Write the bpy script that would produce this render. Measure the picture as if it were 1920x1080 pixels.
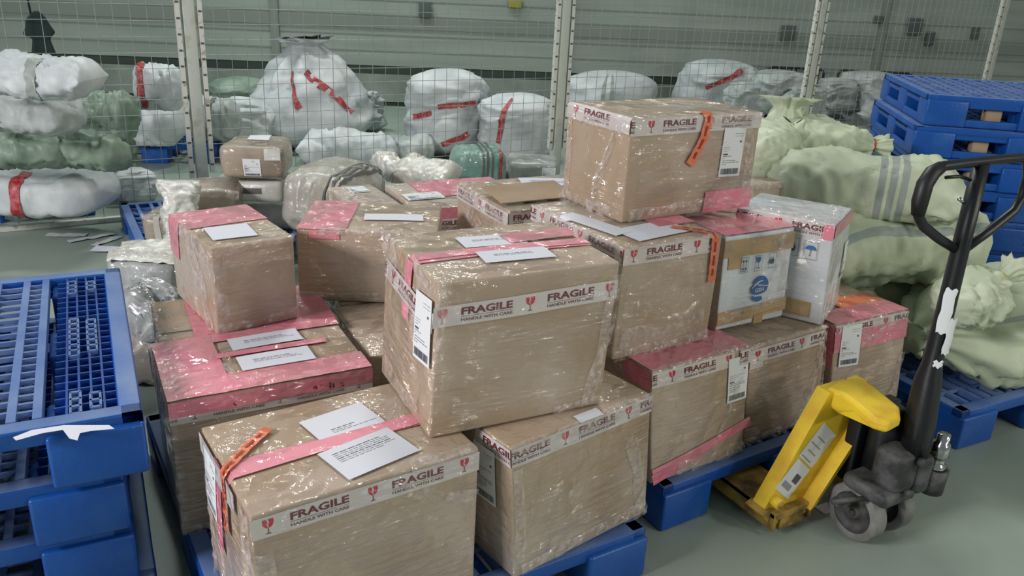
import bpy, bmesh, math, random
from mathutils import Vector, Matrix, noise
PI = math.pi
R_ = math.radians
for o in list(bpy.data.objects):
    bpy.data.objects.remove(o)
scene = bpy.context.scene
C = scene.collection

# ------------------------------------------------------------------ camera
F_PX, PITCH, ROLL, AZ, CAM_H = 1560.0, R_(21.04), R_(2.9), R_(59.7), 1.6
hd = Vector((math.cos(AZ), math.sin(AZ), 0)); up = Vector((0, 0, 1)); rt = hd.cross(up)
fw = hd*math.cos(PITCH) - up*math.sin(PITCH)
u0 = hd*math.sin(PITCH) + up*math.cos(PITCH)
ru = rt*math.cos(ROLL) + u0*math.sin(ROLL)
uu = -rt*math.sin(ROLL) + u0*math.cos(ROLL)
cam_data = bpy.data.cameras.new('camera'); cam = bpy.data.objects.new('camera', cam_data); C.objects.link(cam)
cam.matrix_world = Matrix(((ru.x, uu.x, -fw.x, 0), (ru.y, uu.y, -fw.y, 0), (ru.z, uu.z, -fw.z, CAM_H), (0, 0, 0, 1)))
cam_data.sensor_width = 36; cam_data.lens = 36*F_PX/1920; cam_data.clip_start = .05
scene.camera = cam

# ------------------------------------------------------------------ world, lights, exposure
w = bpy.data.worlds.new('world'); scene.world = w; w.use_nodes = True
w.node_tree.nodes['Background'].inputs[0].default_value = (.80, .93, .92, 1)
w.node_tree.nodes['Background'].inputs[1].default_value = .28

def area(name, loc, target, sx, sy, power, color):
    l = bpy.data.lights.new(name, 'AREA'); l.shape = 'RECTANGLE'; l.size = sx; l.size_y = sy
    l.energy = power; l.color = color
    o = bpy.data.objects.new(name, l); C.objects.link(o); o.location = loc
    o.rotation_euler = (Vector(target)-Vector(loc)).to_track_quat('-Z', 'Y').to_euler()
    return o
# unseen hall lamps; the small ones behind the camera are added for glints
area('area_light', (3.2, 6.4, 6.2), (2.0, 2.0, .3), 1.4, .35, 215, (1, .98, .94))
area('area_light', (-4.6, 1.6, 3.2), (1.0, 1.8, .5), 1.8, .9, 400, (1, .95, .96))
area('area_light', (3.6, -7.2, 3.4), (1.3, 1.7, .5), .5, .14, 95, (1, .95, .84))  # added light, aimed to spark glints on the film of carton fronts
area('area_light', (6.4, -6.4, 3.4), (1.3, 1.7, .5), .5, .14, 95, (1, .95, .84))  # added too, placed so horizontal film wrinkles glint toward the camera
area('area_light', (8.6, -4.6, 3.6), (1.5, 1.7, .5), .5, .14, 85, (1, .95, .84))  # added glint light further out, for the cartons on the right
area('area_light', (4.2, -3.6, 4.6), (2.4, 1.8, .4), 1.2, .35, 70, (1, .95, .84))
area('area_light', (1.0, 8.4, 6.2), (3.4, 9.5, .4), 2.0, .5, 200, (.88, 1, .95))
scene.view_settings.view_transform = 'Standard'
scene.view_settings.look = 'None'
scene.view_settings.exposure = -0.26
scene.view_settings.gamma = 1.0
scene.view_settings.use_curve_mapping = False

# ------------------------------------------------------------------ materials
def s2l(c):
    return tuple(((v/255)/12.92 if v/255 <= .04045 else ((v/255+.055)/1.055)**2.4) for v in c)
MATS = {}
def mat(name, rgb, rough=.6, metal=0., var=.0, vscale=8, rgb2=None, bump=0., bscale=30, film=0., spec=.5, streak=(7, 7, 55), alpha=1., trans=0., vlo=.4, vhi=.6, detail=4):
    m = bpy.data.materials.new(name); m.use_nodes = True
    nt = m.node_tree; N = nt.nodes; L = nt.links
    b = N['Principled BSDF']
    col = s2l(rgb)+(1,)
    b.inputs['Base Color'].default_value = col
    b.inputs['Roughness'].default_value = rough
    b.inputs['Metallic'].default_value = metal
    b.inputs['Specular IOR Level'].default_value = spec
    tc = N.new('ShaderNodeTexCoord'); oi = N.new('ShaderNodeObjectInfo')
    ad = N.new('ShaderNodeVectorMath'); ad.operation = 'MULTIPLY_ADD'
    cx = N.new('ShaderNodeCombineXYZ')
    for i in range(3): L.new(oi.outputs['Random'], cx.inputs[i])
    L.new(cx.outputs[0], ad.inputs[0]); ad.inputs[1].default_value = (37, 61, 23)
    L.new(tc.outputs['Object'], ad.inputs[2])
    vec = ad.outputs[0]
    if rgb2 is not None:
        n = N.new('ShaderNodeTexNoise'); n.inputs['Scale'].default_value = vscale; n.inputs['Detail'].default_value = detail
        L.new(vec, n.inputs['Vector'])
        r = N.new('ShaderNodeMapRange'); r.inputs[1].default_value = vlo; r.inputs[2].default_value = vhi
        L.new(n.outputs['Fac'], r.inputs[0])
        mx = N.new('ShaderNodeMix'); mx.data_type = 'RGBA'
        mx.inputs[6].default_value = col; mx.inputs[7].default_value = s2l(rgb2)+(1,)
        L.new(r.outputs[0], mx.inputs[0]); L.new(mx.outputs[2], b.inputs['Base Color'])
    if bump:
        n2 = N.new('ShaderNodeTexNoise'); n2.inputs['Scale'].default_value = bscale; n2.inputs['Detail'].default_value = 5
        L.new(vec, n2.inputs['Vector'])
        bp = N.new('ShaderNodeBump'); bp.inputs['Strength'].default_value = bump; bp.inputs['Distance'].default_value = .01
        L.new(n2.outputs['Fac'], bp.inputs['Height']); L.new(bp.outputs[0], b.inputs['Normal'])
    if film:
        # clear stretch film lying tight on the surface: glossy coat with drawn-out wrinkles
        mp = N.new('ShaderNodeVectorMath'); mp.operation = 'MULTIPLY'; mp.inputs[1].default_value = streak
        L.new(vec, mp.inputs[0])
        a = N.new('ShaderNodeTexNoise'); a.inputs['Scale'].default_value = 1.; a.inputs['Detail'].default_value = 3; a.inputs['Distortion'].default_value = .6
        L.new(mp.outputs[0], a.inputs['Vector'])
        c = N.new('ShaderNodeTexNoise'); c.inputs['Scale'].default_value = 16; c.inputs['Detail'].default_value = 4; c.inputs['Distortion'].default_value = 1.2
        L.new(vec, c.inputs['Vector'])
        pw = N.new('ShaderNodeMath'); pw.operation = 'MULTIPLY_ADD'; pw.inputs[1].default_value = .4
        L.new(c.outputs['Fac'], pw.inputs[0])
        k = N.new('ShaderNodeTexNoise'); k.inputs['Scale'].default_value = 5.; k.inputs['Detail'].default_value = 2
        L.new(vec, k.inputs['Vector'])
        kr = N.new('ShaderNodeMapRange'); kr.inputs[1].default_value = .47; kr.inputs[2].default_value = .66; kr.inputs[3].default_value = .15; kr.inputs[4].default_value = 2.6
        L.new(k.outputs['Fac'], kr.inputs[0])
        am = N.new('ShaderNodeMath'); am.operation = 'MULTIPLY'; L.new(a.outputs['Fac'], am.inputs[0]); L.new(kr.outputs[0], am.inputs[1])
        L.new(am.outputs[0], pw.inputs[2])
        bp = N.new('ShaderNodeBump'); bp.inputs['Strength'].default_value = min(1, film+.25); bp.inputs['Distance'].default_value = .055
        L.new(pw.outputs[0], bp.inputs['Height'])
        if name.startswith('carton') and rgb2 is not None:
            # doubled film layers look hazy and pale in patches
            h = N.new('ShaderNodeTexNoise'); h.inputs['Scale'].default_value = 2.6; h.inputs['Detail'].default_value = 3; h.inputs['Distortion'].default_value = .8
            L.new(vec, h.inputs['Vector'])
            hr = N.new('ShaderNodeMapRange'); hr.inputs[1].default_value = .42; hr.inputs[2].default_value = .72; hr.inputs[4].default_value = .55
            L.new(h.outputs['Fac'], hr.inputs[0])
            hm = N.new('ShaderNodeMix'); hm.data_type = 'RGBA'; L.new(hr.outputs[0], hm.inputs[0]); L.new(mx.outputs[2], hm.inputs[6])
            hm.inputs[7].default_value = s2l((196, 182, 174))+(1,); L.new(hm.outputs[2], b.inputs['Base Color'])
        b.inputs['Coat Weight'].default_value = .9
        b.inputs['Coat Roughness'].default_value = .06; b.inputs['Coat IOR'].default_value = 1.8
        L.new(bp.outputs[0], b.inputs['Coat Normal'])
    if alpha < 1: b.inputs['Alpha'].default_value = alpha
    MATS[name] = m
    return m

mat('carton', (172, 152, 129), .75, rgb2=(160, 137, 112), vscale=5, vlo=.3, vhi=.7, film=.55)
mat('carton_pale', (186, 170, 156), .7, rgb2=(172, 152, 136), vscale=4, vlo=.3, vhi=.7, film=.7)
mat('carton_bare', (170, 148, 122), .8, rgb2=(158, 134, 108), vscale=5)
mat('carton_white', (214, 220, 226), .6, rgb2=(205, 212, 220), vscale=3, film=.6)
mat('brown_tape', (178, 146, 100), .3, film=.4)
mat('dark_gap', (60, 42, 30), .9)
mat('tape_white', (206, 198, 196), .5, film=.45)
mat('tape_print', (104, 34, 44), .5, film=.3)
mat('tape_grey', (110, 78, 84), .5, film=.3)
mat('icon_red', (190, 32, 62), .4, film=.3)
mat('pink_film', (222, 124, 146), .4, rgb2=(208, 132, 140), vscale=6, film=.7)
mat('pink_tape', (226, 134, 152), .4, film=.5)
mat('orange_strip', (226, 116, 72), .4, film=.5)
mat('orange_print', (150, 50, 36), .6)
mat('paper', (210, 213, 222), .7)
mat('ink', (84, 86, 96), .7)
mat('ink_blue', (60, 104, 160), .6)
mat('ink_dark', (70, 84, 100), .6)
mat('label_white', (222, 226, 228), .5)
mat('label_grey', (150, 152, 156), .6)
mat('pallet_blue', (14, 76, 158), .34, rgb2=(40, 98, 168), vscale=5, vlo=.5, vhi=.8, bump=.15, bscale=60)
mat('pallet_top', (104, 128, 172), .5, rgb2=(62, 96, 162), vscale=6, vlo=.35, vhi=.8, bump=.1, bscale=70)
mat('pallet_deep', (12, 54, 128), .4, rgb2=(20, 68, 150), vscale=9)
mat('steel_paint', (190, 194, 184), .5, rgb2=(168, 168, 152), vscale=14, vlo=.55, vhi=.72, bump=.1)
mat('frame_paint', (206, 208, 200), .5, rgb2=(160, 150, 130), vscale=22, vlo=.58, vhi=.7)
mat('wire', (150, 158, 154), .4, metal=.3)
mat('rust', (96, 84, 66), .8)
mat('sack_white', (204, 209, 210), .55, rgb2=(182, 189, 192), vscale=5, bump=.35, bscale=22)
mat('sack_grey', (178, 184, 182), .55, rgb2=(150, 158, 157), vscale=5, bump=.35, bscale=22)
mat('sack_green', (192, 201, 176), .6, rgb2=(178, 189, 162), vscale=4, bump=.22, bscale=24)
mat('sack_dark_green', (138, 156, 140), .5, rgb2=(108, 128, 112), vscale=5, bump=.35, bscale=20)
mat('stripe_grey', (148, 158, 152), .6)
mat('stripe_blue', (98, 112, 120), .6)
mat('sack_red', (176, 52, 52), .6)
mat('tape_red', (160, 40, 48), .45, rgb2=(178, 92, 96), vscale=40)
mat('tie_yellow', (212, 190, 60), .5)
mat('tie_red', (190, 56, 50), .5)
mat('poly_grey', (176, 172, 164), .35, rgb2=(156, 146, 134), vscale=5, film=.6)
mat('poly_brown', (168, 152, 136), .35, rgb2=(138, 122, 108), vscale=4, film=.9)
mat('poly_white', (212, 212, 206), .35, rgb2=(190, 188, 178), vscale=6, film=.8)
mat('poly_clear', (192, 196, 194), .25, rgb2=(132, 134, 134), vscale=5, film=1.0, vlo=.35, vhi=.65)
mat('poly_teal', (126, 160, 150), .4, rgb2=(104, 142, 134), vscale=5, film=.5)
mat('dark_brown', (96, 82, 76), .4, film=.8)
mat('strap_dark', (92, 92, 90), .5)
mat('yellow_paint', (238, 204, 52), .45, rgb2=(214, 170, 46), vscale=9, vlo=.45, vhi=.7, bump=.1)
mat('yellow_worn', (178, 146, 66), .6, rgb2=(88, 70, 40), vscale=13, vlo=.42, vhi=.66, bump=.3)
mat('black_steel', (22, 24, 28), .38, bump=.08)
mat('black_rubber', (18, 19, 21), .5)
mat('cast_grey', (84, 86, 86), .6, rgb2=(46, 47, 48), vscale=14, bump=.4, bscale=40)
mat('wheel_tread', (128, 128, 126), .6, rgb2=(98, 98, 96), vscale=12)
mat('wheel_hub', (44, 45, 47), .6, rgb2=(80, 78, 74), vscale=16)
mat('chrome', (190, 190, 190), .15, metal=1.)
mat('jacket', (26, 46, 44), .9)
mat('fixture', (74, 88, 84), .6)
mat('sign_yellow', (150, 146, 60), .6)

def film_material(nm='clear_film', lo=.06, hi=.46, sc=(1, 1, 1), sg=.9):
    m = bpy.data.materials.new(nm); m.use_nodes = True
    nt = m.node_tree; N = nt.nodes; L = nt.links; b = N['Principled BSDF']; out = N['Material Output']
    b.inputs['Base Color'].default_value = s2l((226, 214, 210))+(1,)
    b.inputs['Roughness'].default_value = .09; b.inputs['Specular IOR Level'].default_value = 1.; b.inputs['IOR'].default_value = 1.8
    tc = N.new('ShaderNodeTexCoord'); n = N.new('ShaderNodeTexNoise'); n.inputs['Scale'].default_value = 42; n.inputs['Detail'].default_value = 3
    vm = N.new('ShaderNodeVectorMath'); vm.operation = 'MULTIPLY'; vm.inputs[1].default_value = sc; L.new(tc.outputs['Object'], vm.inputs[0]); L.new(vm.outputs[0], n.inputs['Vector'])
    bp = N.new('ShaderNodeBump'); bp.inputs['Strength'].default_value = sg; bp.inputs['Distance'].default_value = .006
    L.new(n.outputs['Fac'], bp.inputs['Height']); L.new(bp.outputs[0], b.inputs['Normal'])
    r = N.new('ShaderNodeMapRange'); r.inputs[1].default_value = .38; r.inputs[2].default_value = .68; r.inputs[3].default_value = lo; r.inputs[4].default_value = hi
    L.new(n.outputs['Fac'], r.inputs[0])
    t = N.new('ShaderNodeBsdfTransparent'); mx = N.new('ShaderNodeMixShader')
    L.new(r.outputs[0], mx.inputs[0]); L.new(t.outputs[0], mx.inputs[1]); L.new(b.outputs[0], mx.inputs[2])
    L.new(mx.outputs[0], out.inputs['Surface'])
    MATS[nm] = m
film_material()
film_material('thin_film', .05, .16, (.22, .22, 2.2), 1.)

def floor_material():
    m = mat('concrete', (152, 165, 154), .34, rgb2=(136, 149, 139), vscale=1.3, vlo=.3, vhi=.7, bump=.04, bscale=90, spec=.45)
    return m
floor_material()
def wall_material():
    m = bpy.data.materials.new('wall_panel'); m.use_nodes = True
    nt = m.node_tree; N = nt.nodes; L = nt.links; b = N['Principled BSDF']; b.inputs['Roughness'].default_value = .6
    tc = N.new('ShaderNodeTexCoord'); sp = N.new('ShaderNodeSeparateXYZ'); L.new(tc.outputs['Object'], sp.inputs[0])
    n = N.new('ShaderNodeTexNoise'); n.inputs['Scale'].default_value = 1.1; n.inputs['Detail'].default_value = 5
    mp = N.new('ShaderNodeVectorMath'); mp.operation = 'MULTIPLY'; mp.inputs[1].default_value = (.5, 1, 5)
    L.new(tc.outputs['Object'], mp.inputs[0]); L.new(mp.outputs[0], n.inputs['Vector'])
    cr = N.new('ShaderNodeValToRGB'); cr.color_ramp.elements[0].color = s2l((132, 143, 135))+(1,); cr.color_ramp.elements[1].color = s2l((150, 160, 152))+(1,)
    cr.color_ramp.elements[0].position = .35; cr.color_ramp.elements[1].position = .65
    L.new(n.outputs['Fac'], cr.inputs[0]); L.new(cr.outputs[0], b.inputs['Base Color'])
    MATS['wall_panel'] = m
wall_material()
mat('wall_dark', (70, 84, 76), .7)
mat('wall_band', (122, 130, 124), .6)
mat('ledge', (136, 145, 137), .7, rgb2=(120, 129, 122), vscale=3)
M = MATS

# ------------------------------------------------------------------ mesh helpers
class MB:
    def __init__(s): s.v = []; s.f = []; s.m = []; s.names = []; s.smooth = []
    def mi(s, name):
        if name not in s.names: s.names.append(name)
        return s.names.index(name)
    def add(s, verts, faces, mname, smooth=False):
        o = len(s.v); k = s.mi(mname); s.v += [tuple(p) for p in verts]
        for f in faces: s.f.append(tuple(i+o for i in f)); s.m.append(k); s.smooth.append(smooth)
    def box(s, x0, x1, y0, y1, z0, z1, m, T=None):
        vs = [Vector((x, y, z)) for z in (z0, z1) for y in (y0, y1) for x in (x0, x1)]
        if T: vs = [T @ v for v in vs]
        s.add(vs, [(0, 2, 3, 1), (4, 5, 7, 6), (0, 1, 5, 4), (2, 6, 7, 3), (0, 4, 6, 2), (1, 3, 7, 5)], m)
    def rbox(s, x0, x1, y0, y1, z0, z1, r, m, n=2, fn=None, T=None, top=None):
        """box with rounded edges; n extra cuts per face, fn warps each point"""
        hx, hy, hz = (x1-x0)/2, (y1-y0)/2, (z1-z0)/2; c = Vector(((x0+x1)/2, (y0+y1)/2, (z0+z1)/2))
        r = min(r, hx*.98, hy*.98, hz*.98)
        def ts(h):
            inner = [-(h-r)+2*(h-r)*i/n for i in range(n+1)]
            return [-h, -h+r*.4]+inner+[h-r*.4, h]
        H = (hx, hy, hz); idx = {}; verts = []; faces = []
        def vid(p):
            q = Vector([max(-(H[i]-r), min(H[i]-r, p[i])) for i in range(3)]); d = Vector(p)-q
            if d.length > 1e-9: q = q+d.normalized()*r
            key = tuple(round(a, 6) for a in q)
            if key not in idx:
                idx[key] = len(verts); pt = q+c
                if fn: pt = Vector(fn(pt))
                if T: pt = T @ pt
                verts.append(pt)
            return idx[key]
        for ax in range(3):
            a, b = [(1, 2), (2, 0), (0, 1)][ax]
            ta, tb = ts(H[a]), ts(H[b])
            for sg in (-1, 1):
                for i in range(len(ta)-1):
                    for j in range(len(tb)-1):
                        q = []
                        for (ii, jj) in ((i, j), (i+1, j), (i+1, j+1), (i, j+1)):
                            p = [0, 0, 0]; p[ax] = sg*H[ax]; p[a] = ta[ii]; p[b] = tb[jj]; q.append(vid(p))
                        if sg < 0: q.reverse()
                        q2 = [];
                        for t in q:
                            if t not in q2: q2.append(t)
                        if len(q2) > 2: faces.append(q2)
        k0 = len(s.f); s.add(verts, faces, m, True)
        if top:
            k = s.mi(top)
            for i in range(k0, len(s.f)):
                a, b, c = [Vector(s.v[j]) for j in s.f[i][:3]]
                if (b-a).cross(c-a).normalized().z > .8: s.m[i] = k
    def tube(s, pts, r, m, seg=10, cap=True, smooth=True, flat=1.):
        pts = [Vector(p) for p in pts]; n = len(pts); rs = r if isinstance(r, (list, tuple)) else [r]*n
        vs = []; fs = []; prev = None
        for i, p in enumerate(pts):
            t = (pts[min(i+1, n-1)]-pts[max(i-1, 0)]).normalized()
            if prev is None:
                a = t.orthogonal().normalized() if abs(t.z) > .95 else Vector((0, 0, 1)).cross(t).normalized()
            else:
                a = (prev-t*prev.dot(t)).normalized()
            prev = a; b = t.cross(a)
            for k in range(seg):
                an = 2*PI*k/seg; vs.append(p+(a*math.cos(an)+b*math.sin(an)*flat)*rs[i])
        for i in range(n-1):
            for k in range(seg):
                k2 = (k+1) % seg; fs.append((i*seg+k, i*seg+k2, (i+1)*seg+k2, (i+1)*seg+k))
        if cap: fs.append(tuple(range(seg-1, -1, -1))); fs.append(tuple((n-1)*seg+k for k in range(seg)))
        s.add(vs, fs, m, smooth)
    def lathe(s, prof, m, T, seg=28, smooth=True):
        """prof [(r,z)] around local Z then T"""
        vs = []; fs = []
        for (r, z) in prof:
            for k in range(seg):
                a = 2*PI*k/seg; vs.append(T @ Vector((r*math.cos(a), r*math.sin(a), z)))
        for i in range(len(prof)-1):
            for k in range(seg):
                k2 = (k+1) % seg; fs.append((i*seg+k, i*seg+k2, (i+1)*seg+k2, (i+1)*seg+k))
        s.add(vs, fs, m, smooth)
    def prism(s, poly, y0, y1, m):
        """polygon in XZ extruded along Y"""
        n = len(poly); vs = [(x, y0, z) for x, z in poly]+[(x, y1, z) for x, z in poly]
        fs = [tuple(range(n)), tuple(range(2*n-1, n-1, -1))]+[(i, i+n, (i+1) % n+n, (i+1) % n) for i in range(n)]
        s.add(vs, fs, m)
    def build(s, name, parent=None, mods=None):
        me = bpy.data.meshes.new(name); me.from_pydata(s.v, [], s.f)
        for n in s.names: me.materials.append(M[n])
        me.polygons.foreach_set('material_index', s.m); me.polygons.foreach_set('use_smooth', s.smooth)
        me.update()
        bm = bmesh.new(); bm.from_mesh(me); bmesh.ops.recalc_face_normals(bm, faces=bm.faces) if mods == 'recalc' else None
        bm.to_mesh(me); bm.free()
        o = bpy.data.objects.new(name, me); C.objects.link(o)
        if parent: o.parent = parent
        return o

def tag(o, label, cat, group=None, kind=None):
    if label: o['label'] = label
    if cat: o['category'] = cat
    if group: o['group'] = group
    if kind: o['kind'] = kind
    return o
def thing(name, label, cat, loc=(0, 0, 0), rz=0, group=None):
    o = bpy.data.objects.new(name, None); C.objects.link(o); o.empty_display_size = .05
    o.location = loc; o.rotation_euler = (0, 0, rz); tag(o, label, cat, group); return o
def copy_tree(o, parent=None):
    c = o.copy(); C.objects.link(c)
    if parent: c.parent = parent
    for ch in list(o.children): copy_tree(ch, c)
    return c
def ray(px, py): return fw + ru*((px-960)/F_PX) + uu*((540-py)/F_PX)
def at_z(px, py, z):
    r = ray(px, py); t = (z-CAM_H)/r.z; return Vector((0, 0, CAM_H))+r*t
def depth(p): return (Vector(p)-Vector((0, 0, CAM_H))).dot(fw)
def nz(p, s=1., seed=0): return noise.noise(Vector(p)*s+Vector((seed*7.3, seed*3.1, seed*1.7)))

# ------------------------------------------------------------------ setting
mb = MB(); mb.box(-6, 16, -4, 18, -.1, 0, 'concrete'); o = mb.build('floor'); tag(o, None, None, kind='structure')
mb = MB()
cr = [(2.75, 1.13), (2.9, 1.0), (3.0, .9), (3.15, .72), (3.4, .5), (3.8, .2)]
for (x0, y0), (x1, y1) in zip(cr, cr[1:]):
    d = Vector((x1-x0, y1-y0)).normalized(); nn = Vector((-d.y, d.x))*.0022
    mb.add([(x0-nn.x, y0-nn.y, .0012), (x0+nn.x, y0+nn.y, .0012), (x1+nn.x, y1+nn.y, .0012), (x1-nn.x, y1-nn.y, .0012)], [(0, 1, 2, 3)], 'wall_dark')
o = mb.build('trim_1'); tag(o, None, None, kind='structure')      # joint line in the concrete

# far wall: direction azimuth -24 deg
wd = R_(-24.); wp = Vector((hd.x*10.15, hd.y*10.15, 0))
mb = MB()
mb.box(-9, 12, 0, .2, .46, 5.0, 'wall_panel')
mb.box(-9, 12, .06, .2, .36, .46, 'wall_dark')
mb.box(-9, 12, -.02, .2, .05, .36, 'ledge')
mb.box(-9, 12, .05, .2, 0, .05, 'wall_dark')
for z in (.62, .80, 1.02, 1.18, 1.52): mb.box(-9, 12, -.006, 0, z, z+.012, 'wall_band')
mb.box(-9, 12, -.02, 0, .88, 1.00, 'wall_band')
for x in (-2.9, .45, 4.3, 7.5): mb.box(x, x+.09, -.035, 0, .05, 5.0, 'wall_band')
wall = mb.build('wall_back'); tag(wall, None, None, kind='structure')
wall.location = wp; wall.rotation_euler = (0, 0, wd)
def on_wall(px, py):
    n = Vector((-math.sin(wd), math.cos(wd), 0)); r = ray(px, py); p0 = Vector((0, 0, CAM_H))
    t = ((wp-p0).dot(n))/r.dot(n); return p0+r*t-n*.045

# ------------------------------------------------------------------ fence
FY = 5.55
POSTX = [-1.88, .89, 3.59, 6.35, 9.12]
plab = ['off-white square fence post beyond the left end of the fence', 'chipped off-white fence post left of the big white sack with two red tapes',
        'white fence post directly behind the top carton', 'white fence post rising behind the pale green sacks', 'white fence post behind the blue pallet stack at the right edge']
for i, x in enumerate(POSTX):
    mb = MB(); mb.rbox(x-.035, x+.035, FY-.02, FY+.05, 0, 2.6, .006, 'steel_paint')
    t = thing('fence_post', plab[i], 'fence post', (x, FY, 0), group=None)
    o = mb.build('post_tube', t); o.location = (-x, -FY, 0)
    mb = MB(); mb.box(x-.07, x+.07, FY-.05, FY+.09, 0, .008, 'steel_paint'); o = mb.build('base_plate', t); o.location = (-x, -FY, 0)
flab = ['wire mesh fence panel reaching down to the floor at the left', 'wire mesh fence panel in front of the tallest white sack with two red tapes',
        'wire mesh fence panel right of the post behind the top carton', 'wire mesh fence panel above the blue pallet stack at far right']
for i in range(4):
    xa, xb = POSTX[i]+.05, POSTX[i+1]-.05; zb = .04 if i == 0 else .27; zt = 2.55
    t = thing('wire_mesh_fence', flab[i], 'fence', ((xa+xb)/2, FY, zb)); off = (-(xa+xb)/2, -FY, -zb)
    mb = MB()
    for x in (xa, xb-.028): mb.box(x, x+.028, FY-.012, FY+.02, zb, zt, 'frame_paint')
    mb.box(xa, xb, FY-.012, FY+.02, zt-.028, zt, 'frame_paint')
    if i == 0: mb.box(xa, xb, FY-.015, FY+.025, 0.002, .03, 'frame_paint')
    for k in range(0, 27):
        for x in (xa, xb-.028):
            z = zb+.05+k*.094
            if z < zt-.05: mb.box(x+.004, x+.022, FY-.0165, FY-.012, z, z+.011, 'rust')
    o = mb.build('fence_frame', t); o.location = off
    mb = MB(); r = .0021; n = int((xb-xa)/.092)
    for k in range(1, n):
        x = xa+(xb-xa)*k/n; mb.tube([(x, FY, zb), (x, FY, zt)], r, 'wire', 5, False)
    z = zb if i else .1
    while z < zt:
        mb.tube([(xa, FY+.004, z), (xb, FY+.004, z)], r, 'wire', 5, False); z += .092
    o = mb.build('wire_mesh', t); o.location = off

# ------------------------------------------------------------------ text and tape printing
_tc = {}
def text_tris(s, width, height, bold=.012):
    key = (s, bold)
    if key not in _tc:
        cu = bpy.data.curves.new('t', 'FONT'); cu.body = s; cu.size = 1; cu.offset = bold; cu.resolution_u = 2
        ob = bpy.data.objects.new('t', cu); C.objects.link(ob); bpy.context.view_layer.update()
        me = bpy.data.meshes.new_from_object(ob); me.calc_loop_triangles()
        vs = [v.co.copy() for v in me.vertices]; tr = [tuple(t.vertices) for t in me.loop_triangles]
        bpy.data.objects.remove(ob); bpy.data.curves.remove(cu); bpy.data.meshes.remove(me)
        x0 = min(v.x for v in vs); x1 = max(v.x for v in vs); y0 = min(v.y for v in vs); y1 = max(v.y for v in vs)
        _tc[key] = [[((vs[i].x-x0)/(x1-x0), (vs[i].y-y0)/(y1-y0)) for i in t] for t in tr]
    return [[(a*width, b*height) for a, b in t] for t in _tc[key]]
def clip(poly, c, keep_gt):
    out = []
    for i in range(len(poly)):
        p, q = poly[i], poly[(i+1) % len(poly)]
        ip = (p[0] >= c) == keep_gt or p[0] == c; iq = (q[0] >= c) == keep_gt or q[0] == c
        if ip: out.append(p)
        if ip != iq:
            t = (c-p[0])/(q[0]-p[0]); out.append((c, p[1]+(q[1]-p[1])*t))
    return out
def icon_polys():
    red = [[(-.011, .043), (-.0035, .043), (-.001, .034), (-.0042, .032), (.0005, .022), (-.005, .0235), (-.0095, .028), (-.0115, .035)],
           [(.0005, .043), (.011, .043), (.0115, .035), (.0095, .028), (.005, .0235), (.002, .0225), (.0002, .031), (.003, .0335)]]
    dark = [[(-.001, .0225), (.001, .0225), (.001, .010), (-.001, .010)], [(-.006, .008), (.006, .008), (.004, .0105), (-.004, .0105)]]
    return red, dark
def tape_pattern(u0, u1, phase, period=.23):
    """list of (poly, material) of the printed tape between u0 and u1 (width .05)"""
    res = []
    k = math.floor((u0-phase)/period)-1
    red, dark = icon_polys()
    F = text_tris('FRAGILE', .128, .0185, .03); H = text_tris('HANDLE WITH CARE', .128, .0075, .02)
    while phase+k*period < u1+.05:
        b = phase+k*period
        L = [([(x+b, y) for x, y in p], 'icon_red') for p in red]+[([(x+b, y) for x, y in p], 'tape_grey') for p in dark]
        L += [([(x+b+.046, y+.0235) for x, y in p], 'tape_print') for p in F]
        L += [([(x+b+.046, y+.0085) for x, y in p], 'tape_grey') for p in H]
        L += [([(b+.046, .0193), (b+.174, .0193), (b+.174, .0203), (b+.046, .0203)], 'tape_grey')]
        for p, m in L:
            if max(q[0] for q in p) < u0 or min(q[0] for q in p) > u1: continue
            p = clip(p, u0, True)
            if len(p) > 2: p = clip(p, u1, False)
            if len(p) > 2: res.append((p, m))
        k += 1
    return res

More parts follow.
